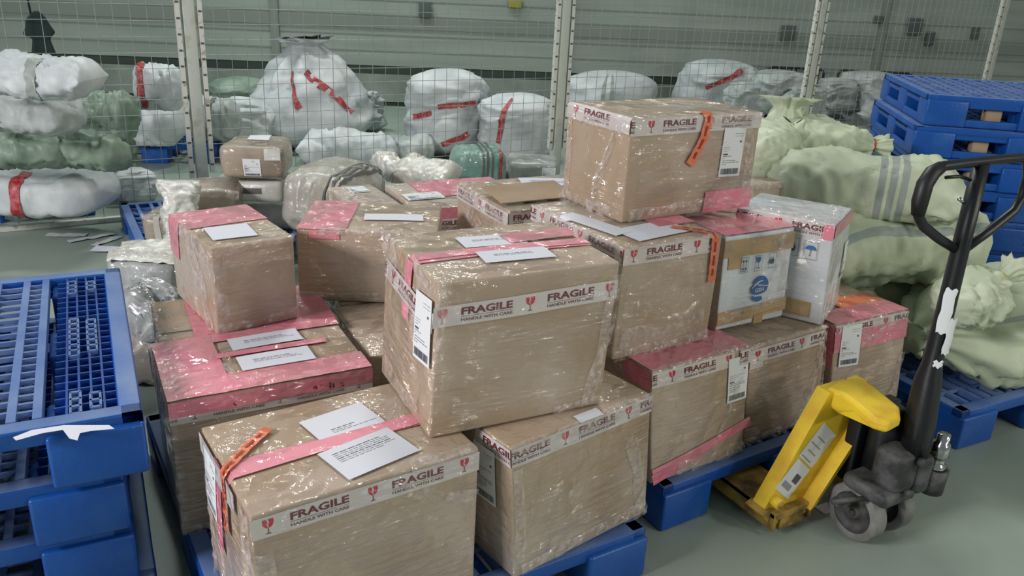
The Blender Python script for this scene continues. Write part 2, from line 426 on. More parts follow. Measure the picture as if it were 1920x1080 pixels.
# ------------------------------------------------------------------ cartons
class Carton:
    def __init__(s, label, FL, w, d, rot, z0, zt, lean=(0, 0), m='carton', seed=1, bulge=.006, name='carton', cat='box', rough=.002, r=.007, body='carton_body', group=None):
        a = R_(rot); c, sn = math.cos(a), math.sin(a)
        top = Vector((FL[0]+c*w/2-sn*d/2, FL[1]+sn*w/2+c*d/2)); base = top+Vector(lean)
        s.w, s.d, s.h = w, d, zt-z0
        s.lean = (-(c*lean[0]+sn*lean[1]), -(-sn*lean[0]+c*lean[1]))
        s.seed = seed; s.bulge = bulge; s.rough = rough
        s.root = thing(name, label, cat, (base.x, base.y, z0), a, group)
        mb = MB(); mb.rbox(-w/2, w/2, -d/2, d/2, 0, s.h, r, m, n=10, fn=s.warp); s.body = mb.build(body, s.root)
        s.k = 0
    def warp(s, p):
        x, y, z = p; nx, ny, nzz = 2*x/s.w, 2*y/s.d, 2*z/s.h-1
        cl = lambda t: max(0., 1-t*t)
        X = x+s.bulge*nx*cl(ny)*cl(nzz); Y = y+s.bulge*ny*cl(nx)*cl(nzz); Z = z+.25*s.bulge*max(0, nzz)*cl(nx)*cl(ny)
        f = max(0., min(1., z/s.h)); X += s.lean[0]*f; Y += s.lean[1]*f
        q = Vector((x*5, y*5, z*5)); k = s.rough*min(1, max(0, z/.03))
        return (X+k*nz(q, 1, s.seed), Y+k*nz(q, 1, s.seed+9), max(0, Z+k*.6*(nz(q, 1, s.seed+17)-.3)) if z > .001 else Z)
    def pt(s, f, u, v, off):
        w, d, h = s.w, s.d, s.h
        p = {'F': (-w/2+u, -d/2-off, v), 'L': (-w/2-off, d/2-u, v), 'R': (w/2+off, -d/2+u, v), 'T': (-w/2+u, -d/2+v, h+off), 'B': (w/2-u, d/2+off, v)}[f]
        return s.warp(p)
    def fold(s, f, u, v, off):
        """past the top edge of a side face the strip folds over onto the top; past the side edge it turns the corner"""
        w, d, h = s.w, s.d, s.h
        if f == 'F' and v > h: return s.pt('T', u, v-h, off)
        if f == 'L' and v > h: return s.pt('T', v-h, d-u, off)
        if f == 'R' and v > h: return s.pt('T', w-(v-h), u, off)
        if f == 'T' and v < 0: return s.pt('F', u, h+v, off)
        if f == 'T' and u < 0: return s.pt('L', d-v, h+u, off)
        return s.pt(f, u, v, off)
    def grid(s, mb, f, u0, u1, v0, v1, m, off, T2=None, step=.02, crump=0):
        nu = max(1, int(math.ceil((u1-u0)/step))); nv = max(1, int(math.ceil((v1-v0)/step))); vs = []; fs = []
        for j in range(nv+1):
            for i in range(nu+1):
                u, v = u0+(u1-u0)*i/nu, v0+(v1-v0)*j/nv
                if T2: u, v = T2(u, v)
                vs.append(s.fold(f, u, v, off+(crump*abs(nz((u*30, v*30, s.k), 1, s.seed)) if crump else 0)))
        for j in range(nv):
            for i in range(nu):
                a = j*(nu+1)+i; fs.append((a, a+1, a+nu+2, a+nu+1))
        mb.add(vs, fs, m)
    def polys(s, mb, f, L, off, T2):
        for p, m in L:
            mb.add([s.fold(f, *T2(x, y), off) for x, y in p], [tuple(range(len(p)))], m)
    def off(s): s.k += 1; return .0016+.0006*s.k
    def tape(s, f, u0, u1, v0, phase=.03, tilt=0, label=None, period=.23, wd=.05):
        o_ = s.off(); mb = MB(); ct, st = math.cos(R_(tilt)), math.sin(R_(tilt)); kk = wd/.05
        T2 = lambda x, y: (u0+(x-u0)*ct-y*kk*st, v0+(x-u0)*st+y*kk*ct)
        s.grid(mb, f, u0, u1, 0, .05, 'tape_white', o_, T2, .0125)
        s.polys(mb, f, tape_pattern(u0, u1, phase, period), o_+.0009, T2)
        return mb.build('fragile_tape', s.root)
    def strip(s, f, u0, u1, v0, v1, m='pink_film', name='pink_wrap', tilt=0, crump=.0, step=.02):
        o_ = s.off(); mb = MB(); ct, st = math.cos(R_(tilt)), math.sin(R_(tilt)); uc, vc = (u0+u1)/2, (v0+v1)/2
        T2 = lambda x, y: (uc+(x-uc)*ct-(y-vc)*st, vc+(x-uc)*st+(y-vc)*ct)
        s.grid(mb, f, u0, u1, v0, v1, m, o_, T2, step, crump); return mb.build(name, s.root)
    def label(s, f, u, v, w=.09, h=.14, tilt=0, seed=0):
        """address label centred at u,v; printed lines and a barcode"""
        o_ = s.off()+.001; mb = MB(); ct, st = math.cos(R_(tilt)), math.sin(R_(tilt))
        T2 = lambda x, y: (u+x*ct-y*st, v+x*st+y*ct)
        s.grid(mb, f, -w/2, w/2, -h/2, h/2, 'label_white', o_, T2, .03)
        rnd = random.Random(seed); L = []
        def rc(x0, x1, y0, y1, m): L.append(([(x0, y0), (x1, y0), (x1, y1), (x0, y1)], m))
        x = -w*.42
        while x < w*.40:
            b = rnd.choice((.0008, .0014, .002)); rc(x, x+b, -h*.45, -h*.33, 'ink'); x += b+rnd.choice((.0009, .0016))
        for yy in (.38, .33, .10, .06, .02, -.08, -.12, -.17, -.21, -.25):
            xs = -w*.42 if yy < .2 else w*.02
            while xs < w*.3:
                l = rnd.uniform(.05, .2)*w; rc(xs, min(xs+l, w*.42), h*yy, h*yy+.0016, 'label_grey' if yy > -.05 else 'ink'); xs += l+.03*w
                if rnd.random() < .25: break
        rc(w*.28, w*.36, h*.2, h*.24, 'ink')
        rc(-w*.42, -w*.2, -h*.05, -h*.02, 'ink')
        s.polys(mb, f, L, o_+.0006, T2); return mb.build('shipping_label', s.root)
    def paper(s, f, u, v, w=.21, h=.15, tilt=0, lines=3, seed=0, curl=.004, lx=-.3, ly=.1):
        o_ = s.off()+.001; mb = MB(); ct, st = math.cos(R_(tilt)), math.sin(R_(tilt))
        T2 = lambda x, y: (u+x*ct-y*st, v+x*st+y*ct)
        s.grid(mb, f, -w/2, w/2, -h/2, h/2, 'paper', o_, T2, .02, crump=curl*.0)
        rnd = random.Random(seed); L = []
        for k in range(lines):
            x = w*lx; y = h*ly-k*.0075; end = w*rnd.uniform(.05, .38)
            while x < end:
                l = rnd.uniform(.006, .02); L.append(([(x, y), (x+l, y), (x+l, y+.0022), (x, y+.0022)], 'label_grey' if k % 3 else 'ink')); x += l+.003
        s.polys(mb, f, L, o_+.0006, T2); return mb.build('document_sheet', s.root)
    def orange(s, f, path, wd=.03, text=True):
        """orange printed strip following u,v points, folding over edges"""
        o_ = s.off()+.003; mb = MB(); P = []
        for (a, b) in zip(path, path[1:]):
            n = max(2, int(math.hypot(b[0]-a[0], b[1]-a[1])/.01))
            for i in range(n): t = i/n; P.append((a[0]+(b[0]-a[0])*t, a[1]+(b[1]-a[1])*t))
        P.append(path[-1]); vs = []; fs = []; pv = []
        for i, p in enumerate(P):
            q0, q1 = P[max(i-1, 0)], P[min(i+1, len(P)-1)]; dx, dy = q1[0]-q0[0], q1[1]-q0[1]; l = math.hypot(dx, dy); nx, ny = -dy/l, dx/l
            for sg in (-1, 1): vs.append(s.fold(f, p[0]+nx*wd/2*sg, p[1]+ny*wd/2*sg, o_+.002*math.sin(i*.9)**2))
            pv.append((p, (nx, ny)))
        for i in range(len(P)-1): fs.append((2*i, 2*i+1, 2*i+3, 2*i+2))
        mb.add(vs, fs, 'orange_strip')
        if text:
            i = 3
            while i < len(P)-3:
                (p, n) = pv[i]; (q, n2) = pv[i+1]; a = .12*wd
                mb.add([s.fold(f, p[0]-n[0]*a, p[1]-n[1]*a, o_+.003), s.fold(f, p[0]+n[0]*a, p[1]+n[1]*a, o_+.003), s.fold(f, q[0]+n2[0]*a, q[1]+n2[1]*a, o_+.003), s.fold(f, q[0]-n2[0]*a, q[1]-n2[1]*a, o_+.003)], [(0, 1, 2, 3)], 'orange_print')
                i += 1 if i % 4 else 2
        return mb.build('orange_strip', s.root)
    def streaks(s, f, path, wd, seed=0): return s.wrap(f, path, wd, .007, seed, 9, 120, 25, 'thin_film')
    def wrap(s, f, path, wd=.05, amp=.010, seed=0, su=34, sv=34, K=9, mname='clear_film'):
        """crumpled loose band of clear stretch film lying on a face"""
        o_ = .006; mb = MB(); P = []
        for (a, b) in zip(path, path[1:]):
            n = max(2, int(math.hypot(b[0]-a[0], b[1]-a[1])/.006))
            for i in range(n): t = i/n; P.append((a[0]+(b[0]-a[0])*t, a[1]+(b[1]-a[1])*t))
        P.append(path[-1]); vs = []; fs = []
        for i, p in enumerate(P):
            q0, q1 = P[max(i-1, 0)], P[min(i+1, len(P)-1)]; dx, dy = q1[0]-q0[0], q1[1]-q0[1]; l = math.hypot(dx, dy); nx, ny = -dy/l, dx/l
            ww = wd*(.75+.5*nz((i*.07, seed, 0))); 
            for k in range(K):
                t = (k/(K-1)-.5)*ww; u, v = p[0]+nx*t, p[1]+ny*t
                e = 1-abs(2*k/(K-1)-1)**3
                vs.append(s.fold(f, u, v, o_*.6+amp*e*(abs(nz((u*su, v*sv, seed), 1, 3))+.35*abs(nz((u*su*2.8, v*sv*2.8 if sv < 60 else v*sv, seed), 1, 5)))))
        for i in range(len(P)-1):
            for k in range(K-1): a = i*K+k; fs.append((a, a+1, a+K+1, a+K))
        mb.add(vs, fs, mname, mname != 'clear_film'); return mb.build('stretch_wrap', s.root)

# ---- pallets
def pallet(label, FL, w, d, rot, z0, h=.155, group=None, detail=True, deep=None, skirt=False):
    a = R_(rot); c, sn = math.cos(a), math.sin(a)
    root = thing('plastic_pallet', label, 'pallet', (FL[0]+c*w/2-sn*d/2, FL[1]+sn*w/2+c*d/2, z0), a, group)
    key = (w, d, h, detail, bool(deep), skirt)
    if key in pallet.cache:
        for nme, me in pallet.cache[key]:
            o = bpy.data.objects.new(nme, me); C.objects.link(o); o.parent = root
        return root
    out = []
    mb = MB(); W, D = w/2, d/2; t = .034; b = .05; zt = h
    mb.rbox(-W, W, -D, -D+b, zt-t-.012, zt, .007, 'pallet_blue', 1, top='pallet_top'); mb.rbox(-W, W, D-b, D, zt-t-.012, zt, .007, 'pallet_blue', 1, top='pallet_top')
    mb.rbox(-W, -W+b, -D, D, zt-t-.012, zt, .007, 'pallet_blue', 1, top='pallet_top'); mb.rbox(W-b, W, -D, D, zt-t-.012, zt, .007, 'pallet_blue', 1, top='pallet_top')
    zc = zt-.0006
    fine = deep or 0.
    x = -W+b; cols = []; k = 0
    lim = W-b-fine
    while x < lim-.03:
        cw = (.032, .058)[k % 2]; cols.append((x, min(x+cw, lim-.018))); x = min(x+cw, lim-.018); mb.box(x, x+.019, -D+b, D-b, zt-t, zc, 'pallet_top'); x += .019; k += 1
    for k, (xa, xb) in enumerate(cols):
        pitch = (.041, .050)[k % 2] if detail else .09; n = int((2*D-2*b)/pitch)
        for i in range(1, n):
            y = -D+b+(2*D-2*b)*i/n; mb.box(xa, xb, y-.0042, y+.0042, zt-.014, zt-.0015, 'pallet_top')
    if fine:
        xa, xb = lim, W-b; n = 5
        for i in range(1, n): xx = xa+(xb-xa)*i/n; mb.box(xx-.0025, xx+.0025, -D+b, D-b, zt-.05, zt-.004, 'pallet_deep')
        n = 22; skip = [(-.27, -.12), (.02, .2)]
        for i in range(1, n):
            y = -D+b+(2*D-2*b)*i/n
            mb.box(xa, xb, y-.0025, y+.0025, zt-.05, zt-.0045, 'pallet_deep')
        for (cx, cy, ln) in ((.3, .37, 3), (.7, .37, 2), (.33, -.02+.0, 7), (.66, -.02, 6), (.34, -.41, 3), (.66, -.41, 2)):
            X = xa+(xb-xa)*cx; 
            for i in range(ln+1):
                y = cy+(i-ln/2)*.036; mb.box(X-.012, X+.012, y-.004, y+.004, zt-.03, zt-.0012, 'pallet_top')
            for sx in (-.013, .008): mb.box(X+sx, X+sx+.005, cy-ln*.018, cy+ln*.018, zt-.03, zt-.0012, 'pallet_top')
    # cross beams between the feet
    for y in (-D+.05, 0, D-.05): mb.box(-W+.03, W-.03, y-.03, y+.03, zt-t-.02, zt-t, 'pallet_deep')
    if skirt:
        for (xa, xb, ya, yb) in ((-W, W, -D, -D+.02), (-W, W, D-.02, D), (-W, -W+.02, -D, D), (W-.02, W, -D, D)):
            mb.rbox(xa, xb, ya, yb, .095, zt-.02, .006, 'pallet_blue', 1); mb.rbox(xa, xb, ya, yb, 0.001, .04, .006, 'pallet_blue', 1)
        for xa in (-W+.18, .16): mb.rbox(xa+.12, xa+.2, -D+.03, -D+.10, .03, .10, .01, 'carton_bare', 1)
    out.append(mb.build('deck', root))
    for (fx) in (-W+.0845, 0, W-.0845):
        for fy in (-D+.0775, 0, D-.0775):
            mb = MB(); hx, hy = .10, .085
            cx_ = fx+(-.0155 if fx > 0 else .0155 if fx < 0 else 0)*-1*.0+(-.0145 if fx > 0 else .0145 if fx < 0 else 0); cy_ = fy+(.0065 if fy > 0 else -.0065 if fy < 0 else 0)
            mb.rbox(cx_-hx, cx_+hx, cy_-hy, cy_+hy, 0, zt-.024, .010, 'pallet_blue', 2); out.append(mb.build('foot', root))
    pallet.cache[key] = [(o.name.split('.')[0], o.data) for o in out]
    return root
pallet.cache = {}

pl = [('topmost blue plastic pallet of the stack at left, with its grid deck showing', .62-.155), ('blue plastic pallet just under the top one of the left stack', .31+.0),
      ('blue plastic pallet in the left stack, third from the top', .155), ('blue plastic pallet at the bottom of the left stack', 0)]
for i, (lb, z) in enumerate(pl):
    dx = (0, -.055, -.05, -.015)[i]; dy = (0, .02, .03, 0)[i]
    pallet(lb, (-1.078+dx, 1.905+dy), 1.2, 1.02, -3, z, group='blue pallets stacked at the left', deep=.13)
# torn white sticker on the top pallet edge
mb = MB()
pp = [(24, 820), (60, 806), (120, 797), (205, 797), (215, 804), (170, 808), (150, 812), (145, 826), (130, 822), (118, 806), (80, 812), (30, 826)]
vs = [at_z(px, py, .6215) for px, py in pp]; vs = [v for v in vs]
mb.add(vs, [tuple(range(len(vs)))], 'paper'); o = mb.build('paper_scrap'); tag(o, 'torn white sticker scrap on the front edge of the left pallet stack', 'paper')

pallet('blue plastic pallet under the nearest fragile cartons in the foreground', (.215, 1.44), 1.12, 1.24, 1.5, 0, detail=False)
pallet('blue plastic pallet lifted by the yellow pallet jack', (1.50, 1.60), 1.16, 1.05, 2.5, 0, detail=False)
pallet('blue plastic pallet under the pale green sacks at right', (2.82, 1.50), 1.0, .82, -3, 0, detail=False)
pallet('blue plastic pallet carrying wrapped parcels in front of the fence', (.37, 4.42), 1.2, .98, 0, 0, detail=False)
pallet('blue plastic pallet behind the left fence panel, under the long white sack', (-.95, 5.75), 1.2, .9, 0, 0, detail=False)
p = at_z(370, 298, 0); pallet('blue plastic pallet on the floor behind the chipped fence post', (p.x-.75, p.y+.1), .9, .7, -20, 0, detail=False)

# ---- the cartons
A = Carton('kraft carton nearest the camera, with orange strip, white sheet and pink tape', (.264, 1.447), .536, .392, 3.6, .156, .55, seed=1, m='carton')
A.tape('F', 0, .536, .395-.394+.345-.012, phase=.035)
A.strip('T', -.012, .536, .155, .205, 'pink_tape', 'pink_tape', tilt=-.5)
A.paper('T', .30, .245, .17, .13, tilt=8, lines=3, seed=3, lx=-.25, ly=-.1)
A.paper('T', .30, .095, .19, .13, tilt=10, lines=6, seed=5, lx=-.38, ly=.3)
A.strip('T', -.012, .536, .150, .200, 'pink_tape', 'pink_tape', tilt=2)
A.orange('T', [(.135, .30), (.07, .245), (.012, .19), (-.02, .165), (-.14, .155)], .026)
A.strip('L', .14, .19, .16, .394, 'pink_tape', 'pink_tape')
A.label('L', .10, .30, .10, .15)
A.strip('L', .01, .30, .34, .39, 'tape_white', 'tape_end')
A.wrap('L', [(.36, .39), (.37, .2), (.35, 0)], .07, .014, 2); A.wrap('F', [(.02, .30), (.03, .15), (.02, 0)], .05, .012, 3)
A.wrap('F', [(.33, .35), (.42, .30), (.53, .26)], .05, .012, 4); A.wrap('F', [(.36, .40), (.45, .396), (.53, .40)], .05, .008, 5)
A.wrap('L', [(.02, .38), (.06, .2), (.04, 0)], .05, .010, 6)

E_ = Carton('kraft carton at bottom centre with muted fragile tape, right of the nearest carton', (.865, 1.447), .485, .40, 9.3, .156, .548, lean=(.03, .0), seed=2)
E_.tape('F', 0, .485, .338, phase=.17, period=.225)
E_.tape('L', .26, .40, .338, phase=.02)
E_.label('L', .30, .27, .085, .16)
E_.strip('T', .22, .30, -.001, .025, 'paper', 'tape_end')
E_.wrap('F', [(.30, .375), (.4, .385), (.485, .375)], .05, .012, 1); E_.wrap('F', [(.02, .02), (.2, .03), (.35, .03), (.48, .03)], .05, .014, 2)
E_.wrap('F', [(.40, .30), (.44, .15), (.46, .0)], .06, .008, 3); E_.wrap('F', [(.0, .385), (.15, .38), (.3, .375)], .04, .008, 4)
E_.wrap('F', [(.015, .33), (.02, .2), (.02, .05)], .04, .008, 6)

Mx = Carton('central kraft carton standing on two others, with bright FRAGILE tape', (.725, 1.560), .475, .37, -3.4, .552, .942, lean=(-.02, .0), seed=3)
Mx.tape('F', -.01, .475, .285, phase=.012, period=.22, tilt=1.2)
Mx.strip('T', -.012, .475, .135, .185, 'pink_tape', 'pink_tape', tilt=0)
Mx.paper('T', .235, .235, .17, .085, tilt=-4, lines=2, seed=8)
Mx.paper('T', .245, .115, .185, .08, tilt=-4, lines=2, seed=9)
Mx.strip('T', -.012, .475, .148, .190, 'pink_tape', 'pink_tape', tilt=-1)
Mx.strip('L', .17, .215, .24, .388, 'pink_tape', 'pink_tape')
Mx.tape('L', .02, .36, .290, phase=.09, tilt=-4)
Mx.label('L', .31, .26, .095, .165, tilt=3)
Mx.strip('T', .27, .475, .20, .27, 'pink_film', 'pink_wrap', tilt=4)
Mx.wrap('L', [(.0, .37), (.18, .30), (.28, .22)], .09, .014, 1); Mx.wrap('L', [(.36, .385), (.34, .36), (.2, .388)], .03, .012, 2)
Mx.wrap('F', [(.02, .40), (.012, .37), (.01, .2)], .03, .014, 3); Mx.wrap('F', [(.43, .02), (.46, .2), (.465, .36)], .05, .012, 4)
Mx.wrap('L', [(.04, .05), (.2, .03), (.3, .05)], .06, .010, 5); Mx.wrap('F', [(.33, .01), (.4, .015), (.47, .02)], .03, .012, 7)

Cc = Carton('long low carton at left with its top covered in pink wrap and two white sheets', (.188, 1.985), .53, .365, -1.3, .156, .551, seed=4)
Cc.tape('F', 0, .53, .332, phase=.06, period=.215)
Cc.strip('F', 0, .53, .352, .394, crump=.003); Cc.strip('T', 0, .53, 0, .10, crump=.003)
Cc.strip('T', 0, .16, 0, .365, crump=.004); Cc.strip('T', .16, .53, .31, .365, crump=.002)
Cc.paper('T', .30, .275, .20, .085, tilt=2, lines=3, seed=11); Cc.paper('T', .30, .14, .20, .09, tilt=1, lines=3, seed=12)
Cc.strip('T', .15, .46, .195, .225, 'pink_tape', 'pink_tape')
Cc.strip('L', .2, .365, .3, .395, 'pink_film'); Cc.strip('L', 0, .2, .33, .395, 'pink_film')
Cc.wrap('F', [(.0, .36), (.01, .2), (.01, .02)], .03, .008, 1); Cc.wrap('T', [(.0, .35), (.0, .2), (.0, .02)], .03, .010, 2)
Cc.wrap('T', [(.18, .22), (.17, .14), (.18, .05)], .03, .012, 3); Cc.wrap('F', [(.0, .012), (.12, .012), (.2, .01)], .03, .008, 5)

D_ = Carton('kraft and pink carton behind the long pink one, under the tall narrow carton', (.215, 2.36), .52, .335, -4, .156, .548, seed=5)
D_.strip('T', .10, .52, 0, .335, crump=.003); D_.strip('T', .0, .10, .06, .065, 'dark_gap', 'seam')
D_.wrap('T', [(.0, .33), (.0, .2), (.0, .02)], .035, .010, 2); D_.strip('T', .16, .52, .0, .02, 'pink_film')
T1 = Carton('tall narrow kraft carton at left with a pink top and a small white sheet', (.378, 2.345), .25, .385, 8, .551, .82, lean=(.0, .0), seed=6, m='carton')
T1.strip('T', -.0, .25, .20, .385, crump=.002); T1.strip('L', 0, .10, .15, .27, 'pink_film')
T1.paper('T', .10, .115, .13, .13, tilt=-6, lines=0)
T1.wrap('L', [(.1, .26), (.25, .26), (.38, .22)], .05, .016, 1); T1.wrap('L', [(.2, .25), (.3, .12), (.33, 0)], .09, .012, 2)
T1.wrap('F', [(.01, .25), (.02, .12), (.01, 0)], .06, .010, 3); T1.wrap('F', [(.0, .02), (.12, .015), (.25, .03)], .04, .010, 4); T1.wrap('F', [(.0, .25), (.12, .262), (.25, .262)], .03, .008, 5)
T2 = Carton('wide kraft carton turned at an angle, with a pink left corner and a frosted label', (.682, 2.566), .455, .35, -27, .532, .78, seed=7)
T2.strip('T', .0, .16, 0, .35, crump=.003); T2.strip('F', .04, .14, .22, .247, 'pink_film')
T2.paper('T', .30, .16, .20, .075, tilt=4, lines=0)
T2.wrap('F', [(.05, .242), (.2, .245), (.44, .245)], .03, .012, 1); T2.wrap('L', [(.05, .2), (.2, .22), (.34, .2)], .06, .010, 2); T2.wrap('F', [(.0, .02), (.1, .02), (.4, .03)], .04, .010, 3)
Q_ = Carton('kraft carton wedged between the long pink carton and the central one', (.748, 2.075), .50, .40, -2, .156, .530, seed=8)
Q2 = Carton('kraft carton under the wide angled carton at left', (.80, 2.50), .50, .40, -3, .156, .530, seed=28)
Q_.tape('T', .1, .5, .05, phase=.1)

N_ = Carton('tall kraft carton directly under the topmost one, fragile tape round its upper edges', (1.362, 1.730), .365, .49, .6, .552, .893, lean=(-.005, .0), seed=9)
N_.tape('F', 0, .33, .291, phase=.035); N_.tape('L', 0, .49, .291, phase=.07, period=.21)
N_.paper('T', .18, .10, .22, .12, tilt=6, lines=0); N_.paper('T', .05, .22, .07, .24, tilt=12, lines=0)
N_.orange('F', [(.25, .44), (.31, .37), (.33, .335), (.335, .20)], .028)
N_.strip('T', .22, .365, .12, .3, 'pink_film')
N_.wrap('L', [(.05, .33), (.25, .325), (.48, .33)], .04, .014, 1); N_.wrap('F', [(.0, .012), (.18, .014), (.36, .02)], .05, .016, 2)
N_.wrap('F', [(.02, .342), (.2, .345), (.34, .345)], .02, .008, 3); N_.wrap('F', [(.02, .07), (.18, .06), (.33, .09)], .08, .008, 4)
TP = Carton('topmost kraft carton of the whole pile, with orange strip and address label', (1.494, 1.925), .53, .32, 1.5, .897, 1.21, seed=10, lean=(-.0, .0))
TP.tape('F', .0, .53, .262, phase=.075, period=.235); TP.tape('L', 0, .32, .268, phase=.05, period=.3)
TP.label('F', .415, .19, .095, .155, tilt=-2)
TP.orange('F', [(.285, .345), (.295, .30), (.28, .24), (.235, .165)], .034)
TP.strip('F', .32, .53, .0, .07, 'pink_film', crump=.002)
TP.wrap('L', [(.0, .29), (.1, .27), (.25, .285), (.32, .27)], .04, .016, 1); TP.wrap('L', [(.26, .26), (.22, .16), (.16, .0)], .035, .020, 2)
TP.wrap('F', [(.02, .02), (.25, .03), (.5, .02)], .05, .014, 3); TP.wrap('F', [(.46, .28), (.5, .15), (.52, .02)], .07, .012, 4)
TP.wrap('F', [(.3, .29), (.4, .30), (.53, .30)], .035, .012, 5); TP.wrap('L', [(.02, .28), (.03, .15), (.02, 0)], .04, .010, 6)
TP.wrap('L', [(.0, .012), (.18, .012), (.31, .02)], .06, .014, 8)

F_ = Carton('kraft carton under the tall right-hand one, with a slanting pink band on its front', (1.425, 1.630), .395, .40, 2.5, .156, .548, lean=(.05, .0), seed=11)
F_.tape('F', 0, .33, .338, phase=.075); F_.strip('T', 0, .395, 0, .15, crump=.003)
F_.label('F', .345, .29, .085, .155)
F_.strip('F', .0, .42, .06, .095, 'pink_tape', 'pink_tape', tilt=11); F_.strip('F', .0, .2, .02, .06, 'pink_film', tilt=14)
F_.tape('F', .35, .395, .338, phase=-.02)
F_.strip('L', .28, .40, .33, .39, 'pink_film'); F_.wrap('F', [(.1, .03), (.2, .02), (.39, .03)], .06, .016, 1)
F_.wrap('F', [(.395, .38), (.32, .2), (.25, .05)], .03, .014, 2); F_.wrap('F', [(.0, .395), (.2, .4), (.39, .396)], .025, .012, 3)
G_ = Carton('kraft carton under the white emblem carton, with a fragile tape along its upper edge', (1.845, 1.668), .375, .40, 3.5, .156, .530, lean=(.06, .01), seed=12)
G_.tape('F', 0, .36, .312, phase=.035, period=.21); G_.strip('F', 0, .06, .292, .33, 'tape_white', 'tape_end')
G_.wrap('F', [(.36, .36), (.33, .2), (.25, .02)], .04, .016, 1); G_.wrap('F', [(.0, .01), (.2, .012), (.37, .02)], .04, .02, 2)
G_.wrap('F', [(.0, .372), (.2, .375), (.37, .374)], .02, .010, 3); G_.wrap('F', [(.36, .3), (.365, .1), (.35, 0)], .05, .012, 4)
H_ = Carton('kraft carton with a broad pink band at its top, above the yellow pallet jack', (2.262, 1.690), .37, .40, -1, .156, .522, lean=(.06, .0), seed=13)
H_.tape('F', 0, .37, .315, phase=.25, period=.24); H_.strip('F', 0, .37, .26, .335, crump=.002); H_.strip('L', .28, .4, .2, .365, 'pink_film')
H_.label('F', .075, .28, .095, .16, tilt=-3); H_.strip('T', .14, .37, .02, .18, 'orange_strip', 'orange_wrap'); H_.strip('T', .0, .37, .0, .1, 'pink_film')
H_.paper('T', .16, .33, .09, .08, tilt=20, lines=0)
H_.wrap('F', [(.0, .36), (.18, .365), (.37, .36)], .02, .012, 1); H_.wrap('F', [(.12, .27), (.22, .31), (.35, .35)], .02, .010, 2); H_.wrap('F', [(.30, .0), (.34, .05), (.36, .2)], .04, .012, 3)

A.streaks('F', [(.05, .27), (.3, .255), (.52, .25)], .10, 11); A.streaks('F', [(.03, .12), (.3, .10), (.52, .13)], .09, 12)
Mx.streaks('F', [(.10, .24), (.3, .23), (.46, .235)], .075, 13); Mx.streaks('F', [(.05, .06), (.25, .07), (.42, .05)], .06, 14); Mx.streaks('L', [(.05, .12), (.2, .11), (.3, .12)], .07, 15)
E_.streaks('F', [(.05, .20), (.25, .19), (.46, .17)], .08, 16)
N_.streaks('F', [(.02, .20), (.18, .19), (.33, .20)], .12, 17); N_.streaks('F', [(.02, .05), (.18, .05), (.33, .06)], .08, 18)
TP.streaks('F', [(.05, .12), (.25, .11), (.45, .09)], .09, 19); TP.streaks('F', [(.05, .22), (.2, .215), (.4, .21)], .05, 20)
T1.streaks('F', [(.03, .06), (.12, .07), (.23, .06)], .07, 21); T1.streaks('F', [(.03, .22), (.12, .225), (.23, .22)], .05, 22)
T2.streaks('F', [(.04, .15), (.2, .15), (.42, .15)], .09, 23)
F_.streaks('F', [(.03, .2), (.15, .19), (.32, .19)], .10, 24); G_.streaks('F', [(.03, .2), (.15, .19), (.33, .19)], .12, 25); G_.streaks('F', [(.03, .08), (.15, .08), (.33, .08)], .08, 26)
Cc.streaks('T', [(.02, .05), (.02, .2), (.05, .33)], .08, 27)
def emblem(box, f, cu, cv, R, kx=.84):
    """round blue emblem crossed by two white swooshes, with light lettering"""
    mb = MB(); o_ = box.off()
    def arc(a0, a1, n=14, r=1., cy=0): return [(cu+kx*R*r*math.cos(R_(a0+(a1-a0)*i/n)), cv+R*r*math.sin(R_(a0+(a1-a0)*i/n))+cy*R) for i in range(n+1)]
    bands = []
    top = arc(8, 168); low = [(cu-kx*R*.35, cv+R*.42), (cu+kx*R*.1, cv+R*.62), (cu+kx*R*.35, cv+R*.56), (cu-kx*R*.05, cv+R*.28)]
    mb_p = [(arc(10, 150), 'ink_blue')]
    mid = [(cu-kx*R*.98, cv+.12*R), (cu-kx*R*.55, cv+.42*R), (cu-.05*R, cv+.20*R), (cu+kx*R*.98, cv+.10*R), (cu+kx*R*.80, cv-.28*R), (cu+kx*R*.30, cv-.42*R), (cu-kx*R*.35, cv-.44*R), (cu-kx*R*.9, cv-.25*R)]
    bot = [(cu-kx*R*.92, cv-.42*R), (cu-kx*R*.3, cv-.62*R), (cu+kx*R*.35, cv-.60*R)]+arc(-62, -150, 8)
    mb_p += [(mid, 'ink_blue'), (bot, 'ink_blue')]
    box.polys(mb, f, mb_p, o_, lambda x, y: (x, y))
    sw = []
    for i in range(10):
        t = i/9; sw.append((cu-kx*R*.98+kx*R*1.25*t, cv+R*(.14+.48*math.sin(t*PI*.55)), .045*R+.10*R*math.sin(PI*min(1, t*1.1+.02))))
    L = []
    for p, q in zip(sw, sw[1:]): L.append(([(p[0], p[1]-p[2]/2), (q[0], q[1]-q[2]/2), (q[0], q[1]+q[2]/2), (p[0], p[1]+p[2]/2)], 'carton_white'))
    for t in text_tris('GSH', kx*R*1.0, R*.30, .02): L.append(([(x+cu-kx*R*.55, y+cv-.22*R) for x, y in t], 'carton_white'))
    box.polys(mb, f, L, o_+.0008, lambda x, y: (x, y)); return mb.build('round_emblem', box.root)
